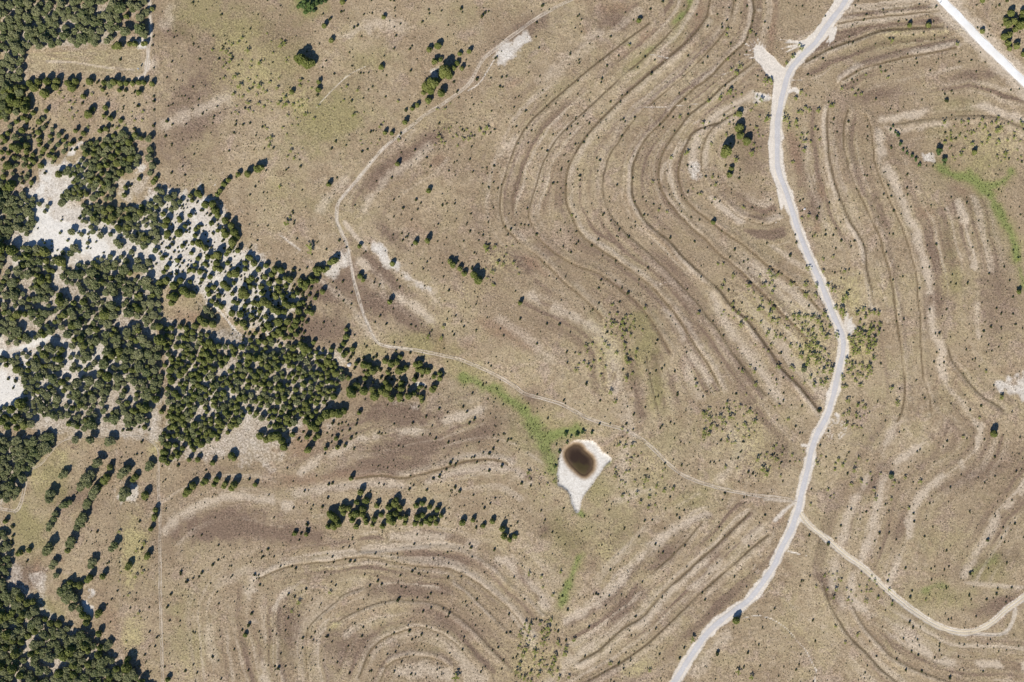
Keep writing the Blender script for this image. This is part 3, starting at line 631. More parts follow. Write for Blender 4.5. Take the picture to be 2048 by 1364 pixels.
M_SAND = flat_material('yellow_dirt', (.58,.48,.33), (.70,.60,.44), 1.6, .95, .05, .3, big=(.54,.44,.31))
V, F = ribbon(ROAD, 5.8, .06, 9, .6, 1, 3, crown=.05)
ROAD_S = np.tile(np.linspace(-1, 1, 9), len(V)//9)
tag(add_obj('road', make_mesh('road', V, F, [M_ROAD], {'across': ROAD_S}, smooth=True, n=4)), 'narrow grey paved road winding down the right side', 'road', kind='structure')
V, F = ribbon(GRAVEL, 7.6, .06, 7, .5, 2, 3, crown=.05)
tag(add_obj('gravel_road', make_mesh('gravel_road', V, F, [M_GRAV], smooth=True, n=4)), 'straight white gravel road crossing the top right corner', 'road', kind='structure')
def twotrack(name, pts, gauge, hw, mat, label, seed, ext=True):
    V, F = join([ribbon(pts, hw, .035, 3, .35, seed, 3, gauge, ext=ext), ribbon(pts, hw, .035, 3, .35, seed+1, 3, -gauge, ext=ext)])
    tag(add_obj(name, make_mesh(name, V, F, [mat], smooth=True, n=4)), label, 'track', kind='structure')
twotrack('dirt_track', TRACK_A, 2.6, .62, M_DIRT, 'two rut dirt track winding from the top centre past the pond', 3)
twotrack('dirt_track', TRACK_B, 2.5, 1.6, M_SAND, 'sandy two rut track curving across the lower right', 5)
twotrack('dirt_track', TRACK_B2, 2.4, .8, M_DIRT, 'faint loop of the sandy track near the right edge', 7, False)
twotrack('dirt_track', TRACK_C, 2.3, .55, M_DIRT, 'two rut track around the lower left clearing and down the straight boundary', 9)
twotrack('dirt_track', TRACK_D, 2.0, 1.2, M_DIRT, 'pale track beside the hay clearing at the top left', 11)

# pond water
P = crom(MUD+[MUD[0]], 4); c0 = P.mean(0)
ring = np.stack([(P[:, 0]-1024)*S, (682-P[:, 1])*S, np.full(len(P), WATER_Z)], 1)
ring2 = ring.copy(); cw = ring.mean(0); ring2[:, :2] = cw[:2]+(ring[:, :2]-cw[:2])*1.05
V = np.concatenate([ring2, cw[None]]); n = len(P)
F = np.array([[i, (i+1) % n, n] for i in range(n)])
if np.cross(V[F[0, 1]]-V[F[0, 0]], V[F[0, 2]]-V[F[0, 0]])[2] < 0: F = F[:, ::-1]
n = len(V)-1
t = NT('pond_water'); p = t.pos()
dp = t.math('ADD', t.attr('depth').outputs['Fac'], t.math('MULTIPLY', t.math('SUBTRACT', t.noise(.12, 3, .55, p), .5), .7))
cw_ = t.mix(t.sstep(dp, .0, .55), (.135,.088,.050), (.042,.026,.016))
cw_ = t.mix(t.math('MULTIPLY', t.sstep(t.noise(.10, 3, .5, p), .5, .62), .45), cw_, (.085,.070,.022))
M_WATER = t.done(t.bsdf(cw_, .12, .35).outputs[0])
tag(add_obj('pond_water', make_mesh('pond_water', V, F, [M_WATER], {'depth': np.append(np.zeros(n), 1.0)})), 'dark brown water in the shrunken stock pond', 'pond', kind='structure')

# ------------------------------------------------------------------ tree shapes (unit: crown radius 1, base at z 0)
def tufts(C, Nrm, size, r, tint, spread=.55, lift=.35):
    """small three-sided sprays: C centres, Nrm outward"""
    n = len(C)
    up = r.normal(size=(n, 3)); Nn = Nrm+up*spread+np.array([0, 0, lift]); Nn /= np.linalg.norm(Nn, axis=1)[:, None]
    ref = r.normal(size=(n, 3)); T = np.cross(Nn, ref); T /= np.linalg.norm(T, axis=1)[:, None]; B = np.cross(Nn, T)
    sz = size*(0.65+0.7*r.random(n))
    verts = []
    for k in range(3):
        an = 2*math.pi*k/3+r.random(n)*.7
        verts.append(C+(T*np.cos(an)[:, None]+B*np.sin(an)[:, None])*sz[:, None]*(0.8+0.4*r.random(n))[:, None]-Nn*sz[:, None]*.35)
    apex = C+Nn*(sz*.55)[:, None]
    V = np.stack(verts+[apex], 1).reshape(-1, 3)
    b = np.arange(n)*4
    F = np.concatenate([np.stack([b+k, b+(k+1) % 3, b+3], 1) for k in range(3)])
    return V, F, np.repeat(tint, 4)

def sphere(nu, nv):
    V = [(0, 0, 1)]; F = []
    for j in range(1, nv):
        th = math.pi*j/nv
        for i in range(nu): V.append((math.sin(th)*math.cos(2*math.pi*i/nu), math.sin(th)*math.sin(2*math.pi*i/nu), math.cos(th)))
    V.append((0, 0, -1)); L = len(V)-1
    for i in range(nu): F.append((0, 1+i, 1+(i+1) % nu)); F.append((L, L-nu+(i+1) % nu, L-nu+i))
    for j in range(nv-2):
        a = 1+j*nu
        for i in range(nu):
            p, q = a+i, a+(i+1) % nu; F.append((p, p+nu, q+nu)); F.append((p, q+nu, q))
    return np.array(V, float), np.array(F)

def comb(parts):
    Vs, Fs, Ts, o = [], [], [], 0
    for V, F, T in parts: Vs.append(V); Fs.append(F+o); Ts.append(T); o += len(V)
    return np.concatenate(Vs), np.concatenate(Fs), np.concatenate(Ts)

def lumps(D, r, k=6, amp=.16):
    f = np.zeros(len(D))
    for _ in range(k):
        q = r.normal(size=3); q /= np.linalg.norm(q); f += amp*np.maximum(0, D@q)**3*(r.random()*1.6-.5)
    return f

QUAL = 1.0
def blobshape(r, centre, rad, hz, n, size, core=True, top=1.0):
    n = int(n*QUAL); size = size/QUAL**.5
    D = r.normal(size=(n, 3)); D /= np.linalg.norm(D, axis=1)[:, None]
    D[:, 2] = np.where(D[:, 2] < -.35, -D[:, 2]*.7, D[:, 2]); D /= np.linalg.norm(D, axis=1)[:, None]
    k = r.random()*1000; rs = np.random.default_rng(int(k*1000))
    st = rs.bit_generator.state
    f = 1+lumps(D, rs)
    rr = f*(0.80+.22*r.random(n))
    scale = np.array([rad, rad, hz])
    C = centre+D*rr[:, None]*scale
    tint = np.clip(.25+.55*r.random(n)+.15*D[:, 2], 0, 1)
    parts = [tufts(C, D, size, r, tint)]
    if core:
        V, F = sphere(9, 6) if QUAL == 1 else sphere(6, 3); rs.bit_generator.state = st
        f = 1+lumps(V, rs)
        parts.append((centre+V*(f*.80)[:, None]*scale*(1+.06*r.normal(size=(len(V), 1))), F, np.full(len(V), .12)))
    return parts

def juniper(seed):
    r = np.random.default_rng(seed); h = 1.85+r.random()*.45
    ps = blobshape(r, np.array([0, 0, h*.44]), .92, h*.44, 170, .21)
    ps += blobshape(r, np.array([r.normal()*.08, r.normal()*.08, h*.70]), .60, h*.31, 80, .18)
    for k in range(2+seed % 3):
        an = r.random()*6.28; ps += blobshape(r, np.array([math.cos(an)*.5, math.sin(an)*.5, h*(.35+.2*r.random())]), .52, h*.26, 45, .17)
    return comb(ps), h
def oak(seed):
    r = np.random.default_rng(100+seed); h = 1.3+r.random()*.35; ps = []
    n = 7+seed % 4
    ps += blobshape(r, np.array([0, 0, h*.62]), .62, h*.34, 90, .16)
    for k in range(n):
        an = k*6.283/n+r.random()*.6; q = .42+.28*r.random()
        ps += blobshape(r, np.array([math.cos(an)*q, math.sin(an)*q, h*(.45+.25*r.random())]), .34+.14*r.random(), h*(.2+.08*r.random()), 52, .145)
    return comb(ps), h
def mesquite(seed):
    r = np.random.default_rng(200+seed); h = 1.3+r.random()*.3; n = int(200*QUAL)
    nc = 11; cc = np.stack([r.normal(size=nc)*.42, r.normal(size=nc)*.42, h*(.55+.3*r.random(nc))], 1)
    pick = r.integers(0, nc, n); D = r.normal(size=(n, 3)); D /= np.linalg.norm(D, axis=1)[:, None]
    C = cc[pick]+D*(.30*r.random(n)**.4)[:, None]*np.array([1, 1, .7]); 
    return tufts(C, D, .135/QUAL**.5, r, r.random(n), .7, 1.0), h
def bush(seed):
    r = np.random.default_rng(300+seed); h = 1.2+r.random()*.5
    ps = []
    for k in range(1+seed % 3):
        c = np.array([r.normal()*.25*(k > 0), r.normal()*.25*(k > 0), h*.42])
        D = r.normal(size=(22, 3)); D[:, 2] = np.abs(D[:, 2])-.2; D /= np.linalg.norm(D, axis=1)[:, None]
        ps.append(tufts(c+D*np.array([.62, .62, h*.46])*(.75+.3*r.random(22))[:, None], D, .36, r, r.random(22)*.8))
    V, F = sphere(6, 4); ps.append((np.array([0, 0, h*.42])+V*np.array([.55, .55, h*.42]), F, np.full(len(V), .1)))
    return comb(ps), h
def willow(seed):
    r = np.random.default_rng(400+seed); h = 1.5; ps = []
    for k in range(6):
        an = r.random()*6.28; q = .6*r.random()**.5
        ps += blobshape(r, np.array([math.cos(an)*q, math.sin(an)*q, h*(.4+.3*r.random())]), .38, h*.3, 45, .16, core=k < 3)
    return comb(ps), h

def tube(pts, radii, n=6):
    V, F = [], []
    for k, (p, rr) in enumerate(zip(pts, radii)):
        for i in range(n): V.append((p[0]+rr*math.cos(6.283*i/n), p[1]+rr*math.sin(6.283*i/n), p[2]))
    for k in range(len(pts)-1):
        for i in range(n):
            a, b = k*n+i, k*n+(i+1) % n; F += [(a, b, b+n), (a, b+n, a+n)]
    return np.array(V, float), np.array(F)
def trunkshape(seed, h, thick, limbs, reach):
    r = np.random.default_rng(900+seed); parts = []
    top = np.array([r.normal()*.06, r.normal()*.06, h*.62])
    V, F = tube([(0, 0, -.12), (0, 0, .05), tuple(top*.5), tuple(top)], [thick*1.3, thick, thick*.75, thick*.35]); parts.append((V, F, np.zeros(len(V))))
    for k in range(limbs):
        an = 6.283*k/limbs+r.random()*.8; s = top*(.35+.35*r.random()); q = reach*(.7+.4*r.random())
        e_ = np.array([math.cos(an)*q, math.sin(an)*q, h*(.55+.25*r.random())]); m_ = s*.5+e_*.5+np.array([0, 0, .05])
        V, F = tube([tuple(s), tuple(m_), tuple(e_)], [thick*.5, thick*.35, thick*.14], 5); parts.append((V, F, np.zeros(len(V))))
    return comb(parts)

KIND = {}
def register(kind, fn, n, mat, thick, limbs, reach):
    L = []
    for s in range(n):
        (V, F, T), h = fn(s)
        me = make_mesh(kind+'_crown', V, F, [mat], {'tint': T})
        tv, tf, tt = trunkshape(s+hash(kind) % 7*0, h, thick, limbs, reach)
        tm = make_mesh(kind+'_trunk', tv, tf, [M_BARK], smooth=True)
        L.append(dict(V=V, F=F, T=T, h=h, me=me, tm=tm))
        global QUAL
        if kind in ('juniper', 'oak', 'mesquite'):
            QUAL = .35; (lv, lf, lt), h_ = fn(s); QUAL = 1.0
            L[-1].update(lv=lv, lf=lf, lt=lt)
    KIND[kind] = dict(var=L, mat=mat)
register('juniper', juniper, 10, M_JUN, .11, 4, .45)
register('oak', oak, 10, M_OAK, .10, 6, .6)
register('mesquite', mesquite, 9, M_MES, .065, 6, .55)
register('bush', bush, 8, M_BSH, .06, 3, .3)
register('willow', willow, 5, M_WIL, .06, 5, .5)

# ------------------------------------------------------------------ where the plants stand (positions read off the photo, quarter-pixel tile units)
PLANTS = []   # kind, px, py, r px
def tile(ox, oy, kind, s, k=1.0):
    v = [float(q) for q in s.replace(',', ' ').split()]
    for i in range(0, len(v), 3):
        r = v[i+2]/4*k*(.80 if v[i+2] > 22 else 1.0); kd = kind
        if kind == 'juniper' and r < 4.4: kd = 'bush'
        if any(q[0] == kd and math.hypot(q[1]-ox-v[i]/4, q[2]-oy-v[i+1]/4) < .40*(q[3]+r) for q in PLANTS): continue
        PLANTS.append([kd, ox+v[i]/4, oy+v[i+1]/4, max(r, 1.8)])
tile(0,0,'juniper','''715 650 40 830 660 30 230 660 35 300 650 35 370 650 40 450 650 40 540 660 35 600 650 35 270 700 45 350 740 50 440 690 40 570 700 45 780 655 15 820 715 18 850 755 12 665 770 22
655 825 15 955 720 18 1000 725 16 1110 740 30 1075 735 12 1215 670 28 1230 770 15 1230 810 15 1230 880 12 1225 1005 16 1100 850 14 840 860 22 830 925 18 880 945 30 740 870 25 705 905 40 690 925 25
965 965 20 365 885 18 260 900 25 305 970 32 210 955 20 175 940 20 600 1045 18 665 1065 28 800 1045 28 845 1030 20 895 1010 15 1070 1030 15 1330 970 15 1320 1090 16 300 1055 30 255 1065 15 305 1115 22
130 1180 50 90 1170 35 205 1160 35 205 1210 30 60 1220 20 105 1260 25 50 1320 45 345 1190 22 330 1215 18 385 1240 25 430 1260 28 415 1200 18 255 1235 25 265 1290 22 230 1330 20 560 1150 25 590 1140 15
560 1200 14 595 1195 16 635 1115 16 910 655 36 960 665 30 1010 665 28 1060 665 28 1110 660 28 1150 660 25 945 365 40 910 375 25 1035 350 22 1080 350 30 1145 350 20 1165 345 18 1010 130 28 1215 70 20
1225 295 10 1220 365 10 1230 545 10 70 790 45 130 820 45 190 870 45 210 790 30 180 700 35 130 700 35 30 730 35 95 750 30 60 880 35 10 885 20 10 1090 20 200 830 40 150 780 30 960 480 12 1705 290 8 1345 850 10
1390 300 8 1405 250 8 1415 290 8 1750 470 9 1860 460 11''')
tile(0,0,'oak','880 680 40 1000 250 55 1120 230 60 1150 270 45 1120 140 50 1170 100 40 1100 50 45 960 60 60 900 30 50 1040 30 40 1190 1110 40 1200 1200 40 1190 1260 40 1220 1320 40')
tile(512,0,'juniper','''360 470 55 400 500 55 440 500 40 325 465 35 410 530 30 1455 365 36 1385 395 28 1430 490 32 1475 475 24 1510 560 62 1490 600 40 1540 600 42 1580 540 22 1610 505 26 1645 545 24 1410 660 58 1360 690 50
1340 740 25 1440 650 40 1395 720 40 1480 745 40 1380 800 34 1290 840 24 1250 865 18 600 320 22 545 205 20 595 150 16 1020 135 18 810 205 15 780 222 12 1000 535 22 1235 565 12 1705 410 20 1630 430 18
1610 730 12 1765 630 14 1190 975 26 1030 1060 18 1085 1065 18 915 1055 12 690 15 22 680 95 14 1810 125 16 1830 100 12 1860 90 12 1640 70 16 285 735 25 495 715 22 500 655 18 490 760 15 1130 1310 20 1195 880 14
10 1350 40 40 1340 30 1270 1200 12 635 1130 14 845 1215 10 890 1195 12 1380 75 10 925 105 8''')
tile(512,0,'willow','380 30 50 430 50 50 480 20 45 520 10 40 400 90 35 345 45 35 450 80 35 555 5 30')
tile(1024,0,'juniper','1015 160 20 1110 70 12 1115 590 14 1820 910 32 1820 1020 45 1825 1080 40 1880 1130 42 1720 1200 55 1700 1230 40 1755 1350 25 920 745 10 195 180 12 245 45 14 15 860 10 570 1140 10 1385 800 10 1180 1000 12 450 1295 10 555 255 8 555 155 9 525 130 8')
tile(1024,0,'mesquite','1740 730 35 1660 780 25 1800 580 22 1790 1280 25 1920 1235 22 1570 810 18 1755 555 15 1730 470 14 2030 650 30 2040 960 30 1400 1230 20 1990 800 20 1340 935 15 1270 1260 15 940 360 15 1725 230 14 1715 275 14 1910 250 14')
tile(1536,0,'juniper','1945 105 36 1920 190 45 1965 170 36 1900 160 28 2020 200 50 2040 100 30 2035 145 36 1975 240 28 1890 295 36 1925 280 34 1920 345 30 1985 370 34 1930 390 26 2045 435 28 1715 250 26 1715 5 20 1915 5 16 1870 205 12 1135 200 18 1285 200 22 700 45 10 285 475 22 140 630 14 1430 805 16 1650 1220 22 985 1185 14 1850 45 10')
tile(1536,0,'willow','1040 1080 20 1020 1060 14 980 1040 12 1000 1010 12 1060 1150 18 1080 1200 14 1110 1230 16 1150 1250 16 1180 1280 18 1210 1320 18 1370 1210 46 1410 1290 40')
tile(1536,0,'mesquite','30 645 30 200 460 25 150 505 14 265 390 18 250 355 12 265 740 18 220 790 18 140 960 30 220 975 22 160 1015 18 300 860 16 330 880 18 405 890 18 240 900 18 515 845 18 500 850 14 270 900 14 375 1030 14 1000 330 18 1505 360 18 1735 405 18 2000 600 25 590 710 14 670 715 12 700 760 14 745 755 14 780 600 12 905 575 10 960 620 12 410 1110 12 1600 970 14 1710 960 16 1840 945 12 1540 980 14')
tile(0,341,'juniper','''70 120 50 100 100 30 35 140 35 245 95 25 240 130 14 1110 65 18 1000 135 25 1040 120 15 990 195 22 1225 90 28 1245 60 18 1905 30 20 1890 50 14 1980 25 35 1825 75 20 1790 110 30 1760 160 25
1740 190 25 1520 200 25 1580 180 35 1600 200 20 1535 240 18 1640 270 40 1700 270 40 1720 320 40 1740 360 30 1800 400 35 1850 440 35 1870 490 40 1890 530 35 1860 570 45 1800 510 40 1790 480 30 1690 420 22
1700 500 15 1740 480 18 1330 400 35 1320 440 35 1340 500 35 1330 530 25 1440 400 25 1430 380 18 1430 500 45 1480 445 18 1490 490 16 1540 580 25 1590 580 40 1640 620 35 1610 600 25 1560 520 20 1590 450 18
1460 605 20 1390 650 15 1420 720 25 1460 740 16 1360 710 15 1530 660 18 1660 690 22 1740 680 45 1700 690 25 1730 740 35 1760 790 30 1680 850 28 1720 780 30 1640 745 20 1600 810 30 1550 800 25 1820 740 25
1830 640 30 1850 620 25 1810 670 18 1900 640 28 1880 820 45 1840 830 35 1900 790 25 1960 790 25 2000 700 30 1980 690 25 2030 740 35 1960 740 25 1790 910 40 1820 940 35 1860 985 24 1870 900 18 1660 950 30
1670 990 22 1750 1000 28 1740 960 16 1940 960 45 1930 1000 35 1970 1000 35 2010 860 30 1990 880 30 1900 1060 25 1855 1140 35 1920 1150 38 1940 1220 38 2010 1160 22 1770 1090 30 1960 1080 20 2030 1060 30
1330 880 40 1390 920 45 1440 880 35 1470 960 45 1500 990 40 1540 990 35 1390 1010 45 1350 1010 30 1370 1060 30 1600 1190 35 1640 1220 45 1700 1230 40 1560 1240 35 1490 1260 28 1440 1250 28 1370 1260 28 1330 1270 20
1500 820 12 1460 810 12 1600 900 15 1520 890 18 1310 810 20 1300 700 22 1290 590 14 1200 330 25''')
tile(0,341,'oak','1200 20 28 1260 230 45 1290 170 35 1250 150 25 1350 220 45 1390 200 40 1440 250 30 1290 270 30 1200 270 35 1195 330 30 1410 300 28 1370 310 28 1240 350 30 1390 260 30 1650 1110 40 1690 1150 30 590 620 45 560 660 35 700 580 18 630 650 15 800 520 35 650 510 25 740 490 30 930 570 35 960 600 35 1060 540 45 1150 600 40 1190 730 40 1100 720 35 1050 650 30 1240 640 30 970 690 20 880 690 30')
tile(512,341,'juniper','''80 760 22 20 790 30 150 790 35 200 800 35 70 850 30 125 830 30 180 880 35 270 870 35 240 920 25 230 860 25 105 900 30 40 930 32 50 980 32 165 935 28 160 1010 30 210 1000 22 150 990 25 295 800 16 345 800 12
350 880 30 400 900 35 450 885 28 390 935 30 485 880 20 430 860 20 475 790 35 510 790 35 490 820 30 545 800 24 570 780 24 590 735 28 620 720 34 640 715 20 300 1000 28 330 980 20 530 970 28 270 1010 14
60 1050 45 20 1070 30 100 1070 40 140 1110 40 180 1130 35 230 1060 35 260 1080 38 225 1130 30 340 1125 35 405 1125 28 370 1180 20 320 1200 35 180 1210 45 250 1210 35 310 1240 35 280 1270 35 75 1170 28 90 1230 35
110 1260 30 180 1280 35 220 1260 25 140 1310 30 200 1310 30 320 1310 22 225 1340 25 580 110 20 825 605 18 1090 745 22 1275 575 25 1245 600 10 1370 560 28 1380 160 20 1550 725 22 1575 755 30 1630 785 26
1665 825 28 1740 830 38 1780 875 45 1725 785 14 830 845 22 855 875 18 1070 1050 26 720 1270 18 720 1330 32 665 560 10 405 780 12 1490 280 12 1280 235 12 660 680 12 560 630 10 700 570 8 1100 235 10 1175 300 10
1100 370 9 1165 505 9 1210 530 8 1095 515 10 1540 960 12 1335 790 10 1500 850 9''')
tile(512,341,'mesquite','440 620 45 240 430 32 190 130 14 1830 610 28 1850 640 20 1910 615 18 1930 740 18 1890 815 18 1480 1340 18 1370 1330 18 1500 1250 16 270 370 12')
tile(1024,341,'juniper','1740 35 30 1610 415 18 195 510 16 65 1060 18 925 980 14 1265 540 14 545 45 12 380 1230 12 65 1190 14 120 305 10 130 440 10 100 435 8 70 430 8 450 490 8 515 490 8 1055 355 10 1380 225 9 840 430 8 1400 950 9 465 1295 8')
tile(1024,341,'mesquite','1770 840 16 885 1210 20 970 1215 14 945 1165 12 800 1080 14 775 1150 10 830 1230 14 480 355 12 1690 750 12 1645 750 12 1490 1140 16 1810 1140 14 1850 295 14 1510 185 14 1175 320 12 1240 330 12 900 1310 16 945 1320 14 880 1340 14 2000 1055 12 1870 1190 14 1915 1195 10 1120 95 12 935 1270 12 1040 1280 10 1065 1100 14')
tile(1536,341,'juniper','390 375 16 175 680 13 2010 970 24')
tile(1536,341,'mesquite','320 780 20 365 855 18 390 925 18 425 990 28 385 1000 18 300 920 22 185 910 20 295 1000 22 80 830 18 440 810 14 475 920 18 520 960 26 620 1010 30 590 1040 26 590 1110 30 600 1150 30 545 1100 18 710 1150 28 760 1110 24 780 1170 24 740 1330 45 820 1290 35 890 1300 24 895 1240 16 700 1290 24 320 360 14 270 380 12 610 810 16 2000 710 14 440 710 12 520 690 12 370 515 12 300 1170 16 450 1150 20 400 1210 22 520 1190 18 490 1250 24 440 1300 24 360 1270 18 540 1260 20 550 1320 22 470 1340 22 350 1340 18 640 1340 26 680 1350 22 800 1345 26 850 1350 22')
tile(512,682,'juniper','''380 50 45 600 70 25 670 70 30 700 110 30 720 95 20 770 65 28 700 20 22 460 10 24 535 75 14 735 160 14 800 180 18 860 190 40 900 200 35 930 240 40 960 220 30 1030 160 30 1080 180 40 1120 170 35 1150 130 22
1140 240 40 1180 230 30 1200 215 22 1050 250 25 1070 270 15 870 300 25 890 260 30 1280 190 34 1310 180 28 1330 240 36 1370 240 35 1290 230 25 1470 260 20 1420 285 20 1470 300 28 1410 390 35 1430 370 20 1125 320 12
1030 300 14 760 420 50 750 390 40 800 360 40 860 400 45 930 390 35 950 440 50 980 440 45 1000 400 40 1040 420 40 1080 460 35 1060 370 40 1020 380 35 1160 380 35 1150 440 35 1145 470 25 1220 440 40 1240 450 36
1260 420 25 1320 450 22 1325 480 18 560 590 50 610 580 45 660 580 45 700 560 35 520 620 40 490 650 35 400 640 40 440 680 45 480 700 35 490 760 30 470 780 25 290 750 22 375 730 15 405 770 22 335 790 16 420 870 32
400 880 25 240 650 30 270 670 25 160 760 50 120 770 45 200 800 40 220 850 40 240 860 30 30 760 40 80 790 35 825 575 18 650 850 20 710 835 16 685 660 14 610 660 16 800 670 14 640 780 18 555 860 18 550 905 12
785 860 12 755 780 14 1465 545 16 1655 530 12 1745 630 16 1705 660 14 1250 660 10 1530 575 10 1360 605 12 760 1100 24 610 1140 16 580 1150 14 385 1205 12 1465 1085 16 1415 1105 12 1225 1190 14 1590 1170 14
1625 1205 14 1365 1195 14 1865 1040 14 1965 1005 16 1895 865 14 1865 905 12 1745 930 12 1550 980 14 1520 1030 10 1235 1080 10 1175 850 8 530 1330 16 835 1210 32 880 1280 36 805 1290 22 965 1320 22 690 1340 40
740 1340 30 1060 1330 35 1110 1300 40 1120 1270 25 1280 1320 30 1330 1300 22 1390 1330 22 1450 1350 22 1150 1340 30 850 1345 40 735 675 10 600 815 10 1005 745 8 1035 740 8''')
tile(512,1023,'juniper','''610 40 40 590 20 35 640 70 40 580 120 30 620 120 40 660 100 35 700 10 30 760 30 30 800 20 40 770 70 30 800 120 30 850 20 35 880 90 25 870 60 20 945 60 30 930 110 18 1000 30 25 1010 120 28 1070 40 40
1090 80 42 1110 20 35 1060 80 25 1150 50 25 1195 50 30 1190 95 24 1290 50 35 1330 30 30 1270 100 22 1320 100 25 1360 80 28 1400 60 28 1390 100 24 1440 95 26 1480 35 24 1430 50 20 1650 90 34 1735 70 24 1890 80 22
1820 115 18 1800 120 14 1760 135 12 1970 140 30 1985 200 34 2030 225 26 400 185 18 360 180 14 310 175 20 290 190 10 410 110 16 95 305 12 315 460 14 1130 715 14 1225 960 16 1145 700 14 1720 290 12 1905 310 14
400 625 10 30 590 10 1650 1110 12 175 1255 16 150 1240 12 620 410 10 785 400 10 1040 430 10 1250 485 11 1300 500 9 1370 495 9 970 560 12 1640 525 10 635 595 10 255 665 10 855 930 12 570 1005 12 845 1000 10 1545 820 14''')
tile(512,1023,'mesquite','1600 1330 36 340 735 18 280 800 14 590 650 14')
tile(0,682,'oak','600 790 40 720 790 45 880 800 50 860 820 30 780 970 50 760 990 35 510 1060 42 490 1080 32 690 1100 60 720 1070 50 650 1150 45 640 1180 35 700 1140 45 760 1190 50 740 1230 50 985 1050 50 1020 1020 40 960 1080 36 1000 1210 60 980 1250 45 1200 990 45 1180 1020 30 400 1230 55 390 1270 45 520 1310 35 490 1320 30 560 1290 28 700 1290 45 690 1320 40')
tile(0,682,'juniper','1130 810 14 875 1010 30 830 1120 42 850 1090 36 780 1170 36 1080 1090 36 1060 1110 28 1160 1230 40 1150 1250 28 1300 940 42 1310 890 40 1340 830 40 1240 1350 28 1540 1160 40 1500 1200 40 1480 1230 30 1640 1120 34 1620 1140 28 1730 1110 30 1710 1150 26 1800 1140 26 1790 1165 20 1870 1150 38 1850 1180 30 2040 1150 24 1990 1110 12 1700 975 28 1850 920 38 1870 940 28 1420 1000 14 1300 1130 8 1420 920 28 1440 900 24 1510 950 24 1580 950 28 980 715 16 1015 712 16 1045 715 12 1110 690 14 1155 690 22 1190 715 12')
tile(0,1023,'oak','440 20 35 430 60 32 400 110 38 390 140 28 660 50 55 640 90 55 620 120 40 570 230 50 560 260 48 390 290 55 370 320 42 435 410 42 420 440 32 450 510 30 915 270 38 890 300 34 745 400 45 730 430 40 540 610 50 500 640 55 560 660 50 600 690 45 530 700 50 580 760 45 640 780 40 870 1060 42 850 1090 36 490 960 45 470 980 40 350 980 45 370 1000 40')
tile(0,1023,'juniper','540 310 30 40 80 20 100 120 16 100 200 16 90 250 16 160 330 30 140 340 25 230 310 22 215 400 12 720 530 36 700 550 30 820 520 30 640 590 36 600 590 30 560 570 30 660 830 38 700 850 36 690 890 36 790 810 36 780 830 28 790 980 34 1030 430 34 1020 450 28 1180 350 30 1170 370 26 1205 140 26 1200 150 20 1235 40 30 1230 60 20 1020 1180 30 1010 1200 24 1480 1280 16 1340 1345 20 1155 1150 12 1365 665 14 1335 765 12 1355 875 12 1495 565 14 1445 485 12 1700 430 16 1610 495 14 2010 820 16 1960 990 18 1985 910 16 1935 950 12 1255 1010 10 1130 300 12 360 860 28')
tile(1024,682,'willow','430 745 24 520 745 26 570 730 22 640 735 16 380 890 16 345 1005 16 355 830 10 440 815 14 470 770 12')
tile(1024,682,'juniper','1185 700 11 75 1140 15 590 345 12 1300 245 12 975 585 12 435 90 9')
tile(1024,682,'mesquite','1070 1115 26 895 30 24 910 165 22 940 165 18 835 95 16 790 410 18 825 490 18 600 200 16 650 165 14 510 235 16 630 225 14 920 300 20 960 265 14 745 210 12 705 275 12 700 150 12 910 125 14 640 25 14 765 50 14 1285 1180 16 1150 1160 16 1475 355 14 1525 575 14 1950 355 16 1025 1295 14 1090 1330 14 1145 1310 12')
tile(1536,682,'juniper','1815 745 38 410 560 17 1710 520 15')
tile(1536,682,'oak','285 230 28 985 1085 26')
tile(1536,682,'mesquite','440 240 20 1015 1130 14 1220 1130 18 1870 450 22 1035 500 20 990 375 18 630 470 18 780 530 16 695 60 30 800 90 35 840 140 22 630 155 24 800 225 25 820 250 20 640 255 18 490 430 20 550 450 14 605 375 18 690 315 14 540 310 14 1565 770 12 1100 1090 14 1130 1340 14 1745 245 12 1695 615 12 290 335 10 560 100 14 550 220 14 670 20 24 740 20 28 860 30 20 720 90 22 340 30 20 250 60 18 180 40 16 420 60 16 380 110 14 480 120 14')
tile(1024,1023,'juniper','20 200 22 1205 330 12 1795 875 38 1645 1140 17 1340 1175 13 895 140 10 615 930 11')
tile(1024,1023,'mesquite','250 1055 30 370 1055 20 350 1165 22 495 1035 18 235 970 14 315 1245 18 150 1295 25 215 1315 20 60 1225 18 785 1215 14 1440 1020 22 130 500 16 235 520 14 1810 1285 20 1920 1330 24 245 610 12 325 670 13 390 485 14 40 1290 20 100 1340 20 380 1340 18 450 1330 14 1100 1270 14')
tile(1536,1023,'juniper','485 262 15 1455 1335 17 1140 690 13 1155 640 12 1620 500 15 1760 230 13')
tile(1536,1023,'mesquite','715 985 16 620 1050 12 880 690 14 585 555 11 380 605 12 540 920 13 1265 710 10 855 555 12 820 640 14 640 710 12 660 640 10 810 550 10 1635 490 12')

def inside(poly, x, y):
    ins = False; n = len(poly)
    for i in range(n):
        ax, ay = poly[i]; bx, by = poly[(i+1) % n]
        if (ay > y) != (by > y) and x < (bx-ax)*(y-ay)/(by-ay)+ax: ins = not ins
    return ins

def inside_np(poly, x, y):
    ins = np.zeros(len(x), bool); n = len(poly)
    for i in range(n):
        ax, ay = poly[i]; bx, by = poly[(i+1) % n]
        if ay == by: continue
        ins ^= ((ay > y) != (by > y)) & (x < (bx-ax)*(y-ay)/(by-ay)+ax)
    return ins

